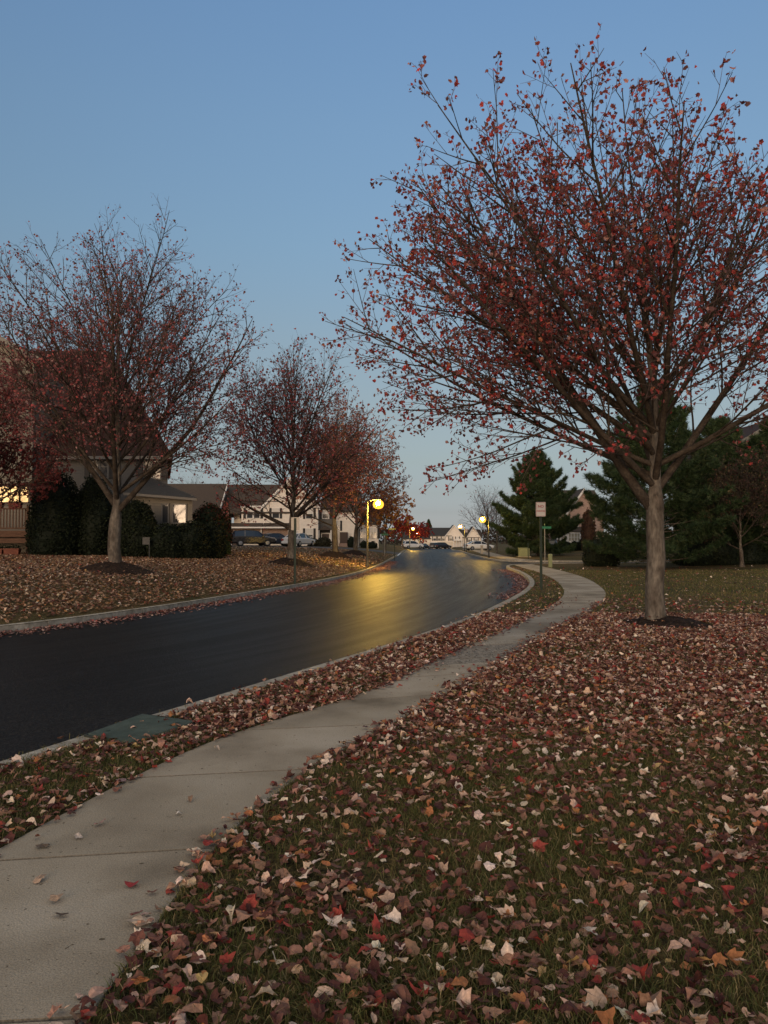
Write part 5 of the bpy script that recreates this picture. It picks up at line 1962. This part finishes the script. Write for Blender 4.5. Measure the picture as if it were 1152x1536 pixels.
MB().box(-.16, .16, -.15, .15, .852, .94).build('cap', mat('tan_plastic', (.4, .35, .28)), t)
Y = 63.0
x = put(792, Y)
t = thing('marker_post', 'thin dark marker post before the electrical cabinet', 'post', (x, Y, h1(x, Y)))
MB().tube([(0, 0, -.1), (0, 0, 1.25)], .035, 8).build('shaft', M_POSTG, t)
MB().lathe([(.04, 0), (.05, .02), (.04, .06), (.01, .08)], (0, 0, 1.25), 8).build('cap', M_POSTG, t)

# green valve box lid flush in the verge
q = [G(131, 1105), G(196, 1119), G(294, 1086), G(213, 1075)]
cx_, cy_ = sum(p[0] for p in q) / 4, sum(p[1] for p in q) / 4
M_LID = mat('green_lid', (.055, .08, .066), rough=0.8, var=.2, scale=3, col2=(.075, .10, .083), bump=.002, bscale=60)
t = thing('utility_cover', 'flat green utility box lid set in the verge beside the road kerb', 'cover', (cx_, cy_, 0))
M = MB()
ql = [(p[0] - cx_, p[1] - cy_) for p in q]
M.add([(x, y, -.1) for x, y in ql] + [(x, y, .028) for x, y in ql], [(3, 2, 1, 0), (4, 5, 6, 7), (0, 1, 5, 4), (1, 2, 6, 5), (2, 3, 7, 6), (3, 0, 4, 7)])
M.build('lid', M_LID, t, bevel=.012)
M = MB()
qo, qi = [(x * 1.07, y * 1.07) for x, y in ql], [(x * 1.012, y * 1.012) for x, y in ql]
M.add([(x, y, .02) for x, y in qo] + [(x, y, .02) for x, y in qi] + [(x, y, -.1) for x, y in qo], [(k, (k + 1) % 4, (k + 1) % 4 + 4, k + 4) for k in range(4)] + [(k + 8, (k + 1) % 4 + 8, (k + 1) % 4, k) for k in range(4)])
M.build('rim', mat('lid_rim', (.035, .045, .04), rough=.8), t)
for k in (0.18, 0.82):
    a = [ql[0][i] + (ql[2][i] - ql[0][i]) * k for i in (0, 1)]
    MB().lathe([(.018, .0285), (.018, .031), (.008, .032)], (a[0], a[1], 0), 10).build('bolt', M_POSTG, t)

# single leaves lying on the bare sidewalk
SL = [(200, 1332, 'red leaf lying alone on the bare near sidewalk slab', (.22, .03, .035), .075),
      (58, 1325, 'pale tan leaf near the left side of the nearest sidewalk slab', (.4, .28, .2), .07),
      (84, 1354, 'tan leaf at the middle of the nearest sidewalk slab', (.34, .24, .17), .07),
      (90, 1377, 'dark brown leaf on the nearest sidewalk slab below the tan one', (.1, .07, .05), .075),
      (64, 1273, 'dark curled leaf just below the sidewalk joint', (.09, .07, .055), .08),
      (216, 1388, 'large pale leaf on the right edge of the nearest slab', (.52, .4, .3), .1),
      (268, 1224, 'tiny pale leaf scrap on the second sidewalk slab', (.6, .55, .5), .04),
      (118, 1259, 'small pale leaf lying on the sidewalk joint', (.5, .42, .36), .055),
      (150, 1240, 'faded pink leaf on the second slab near its left edge', (.3, .18, .16), .07),
      (285, 1203, 'brown leaf toward the far end of the second slab', (.2, .13, .09), .06),
      (325, 1126, 'white edged leaf on the third sidewalk slab', (.5, .42, .36), .06),
      (180, 1176, 'mauve leaf at the left edge of the second slab', (.32, .2, .19), .09)]
for i, (px, py, lab, c, s_) in enumerate(SL):
    x, y = G(px, py)
    v, f, cc = leaves(np.array([(0, 0, 0.0)]), np.array([s_]), np.array([c]), LEAF_OUT if i % 3 else OVAL_OUT, .15, 800 + i, curl=.4)
    o = np_mesh('fallen_leaf', v, f, M_FALL, cc)
    o.location = (x, y, .014 if inside(SIDE, np.array([x]), np.array([y]))[0] else h1(x, y) + .03)
    tag(o, lab, 'leaf', 'single leaves on the sidewalk')

# ------------------------------------------------------------------ light
SUN_EL, SUN_AZ = 7.0, 195.0   # low glow behind the camera
w = bpy.data.worlds.new('World')
sc.world = w
w.use_nodes = True
N, L = w.node_tree.nodes, w.node_tree.links
bg = N['Background']
sky = N.new('ShaderNodeTexSky')
sky.sky_type = 'NISHITA'
sky.sun_disc = False
sky.sun_elevation = R(SUN_EL)
sky.sun_rotation = R(SUN_AZ)
sky.ozone_density = 1.5
# tint by height above the horizon: dusty, greyer low sky than the model's
tc = N.new('ShaderNodeTexCoord')
sep = N.new('ShaderNodeSeparateXYZ')
L.new(tc.outputs['Generated'], sep.inputs[0])
mr_ = N.new('ShaderNodeMapRange')
mr_.inputs['From Min'].default_value = 0.0
mr_.inputs['From Max'].default_value = 0.6
L.new(sep.outputs['Z'], mr_.inputs['Value'])
rp = N.new('ShaderNodeValToRGB')
SK = [(.003, 1.59, 2.02, 4.51), (.015, 1.156, 1.452, 3.28), (.035, .915, 1.044, 2.07), (.06, .893, .924, 1.466), (.1, 1.017, .962, 1.183),
      (.16, 1.217, 1.073, 1.125), (.25, 1.48, 1.335, 1.325), (.36, 1.688, 1.696, 1.745), (.48, 1.92, 2.0, 2.14), (.6, 2.05, 2.24, 2.54)]
while len(rp.color_ramp.elements) < len(SK):
    rp.color_ramp.elements.new(0.5)
for e, (z, r_, g_, b_) in zip(rp.color_ramp.elements, SK):
    e.position = z / 0.6
    e.color = (r_ / 5, g_ / 5, b_ / 5, 1)
L.new(mr_.outputs['Result'], rp.inputs['Fac'])
mul = N.new('ShaderNodeVectorMath'); mul.operation = 'MULTIPLY'
L.new(sky.outputs['Color'], mul.inputs[0]); L.new(rp.outputs['Color'], mul.inputs[1])
scl = N.new('ShaderNodeVectorMath'); scl.operation = 'SCALE'; scl.inputs['Scale'].default_value = 5.0
# warm zenith added out of view to warm the light on the ground
zenith_warm = N.new('ShaderNodeMapRange'); zenith_warm.interpolation_type = 'SMOOTHSTEP'
zenith_warm.inputs['From Min'].default_value = 0.62; zenith_warm.inputs['From Max'].default_value = 0.82
L.new(sep.outputs['Z'], zenith_warm.inputs['Value'])
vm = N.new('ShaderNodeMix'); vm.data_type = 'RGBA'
L.new(zenith_warm.outputs['Result'], vm.inputs['Factor'])
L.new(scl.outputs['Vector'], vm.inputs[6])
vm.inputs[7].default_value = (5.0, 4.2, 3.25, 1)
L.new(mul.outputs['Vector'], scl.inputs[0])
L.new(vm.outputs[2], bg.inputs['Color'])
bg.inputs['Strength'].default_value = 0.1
sd = bpy.data.lights.new('sun', 'SUN')
sd.energy = 2.0
sd.angle = R(40)
sd.color = (1.0, .74, .52)
so = bpy.data.objects.new('sun', sd)
COL.objects.link(so)
# sun direction: azimuth measured clockwise from +Y
az, el = R(SUN_AZ), R(SUN_EL)
dv = Vector((math.sin(az) * math.cos(el), math.cos(az) * math.cos(el), math.sin(el)))
so.rotation_euler = dv.to_track_quat('Z', 'Y').to_euler()
so.location = (0, -20, 30)

sc.view_settings.view_transform = 'Standard'
sc.view_settings.look = 'None'
sc.view_settings.exposure = 0.0
sc.view_settings.gamma = 1.0
sc.render.engine = 'CYCLES'
sc.cycles.use_denoising = True
sc.cycles.max_bounces = 6
sc.cycles.diffuse_bounces = 3
sc.cycles.glossy_bounces = 3
sc.cycles.sample_clamp_indirect = 4.0
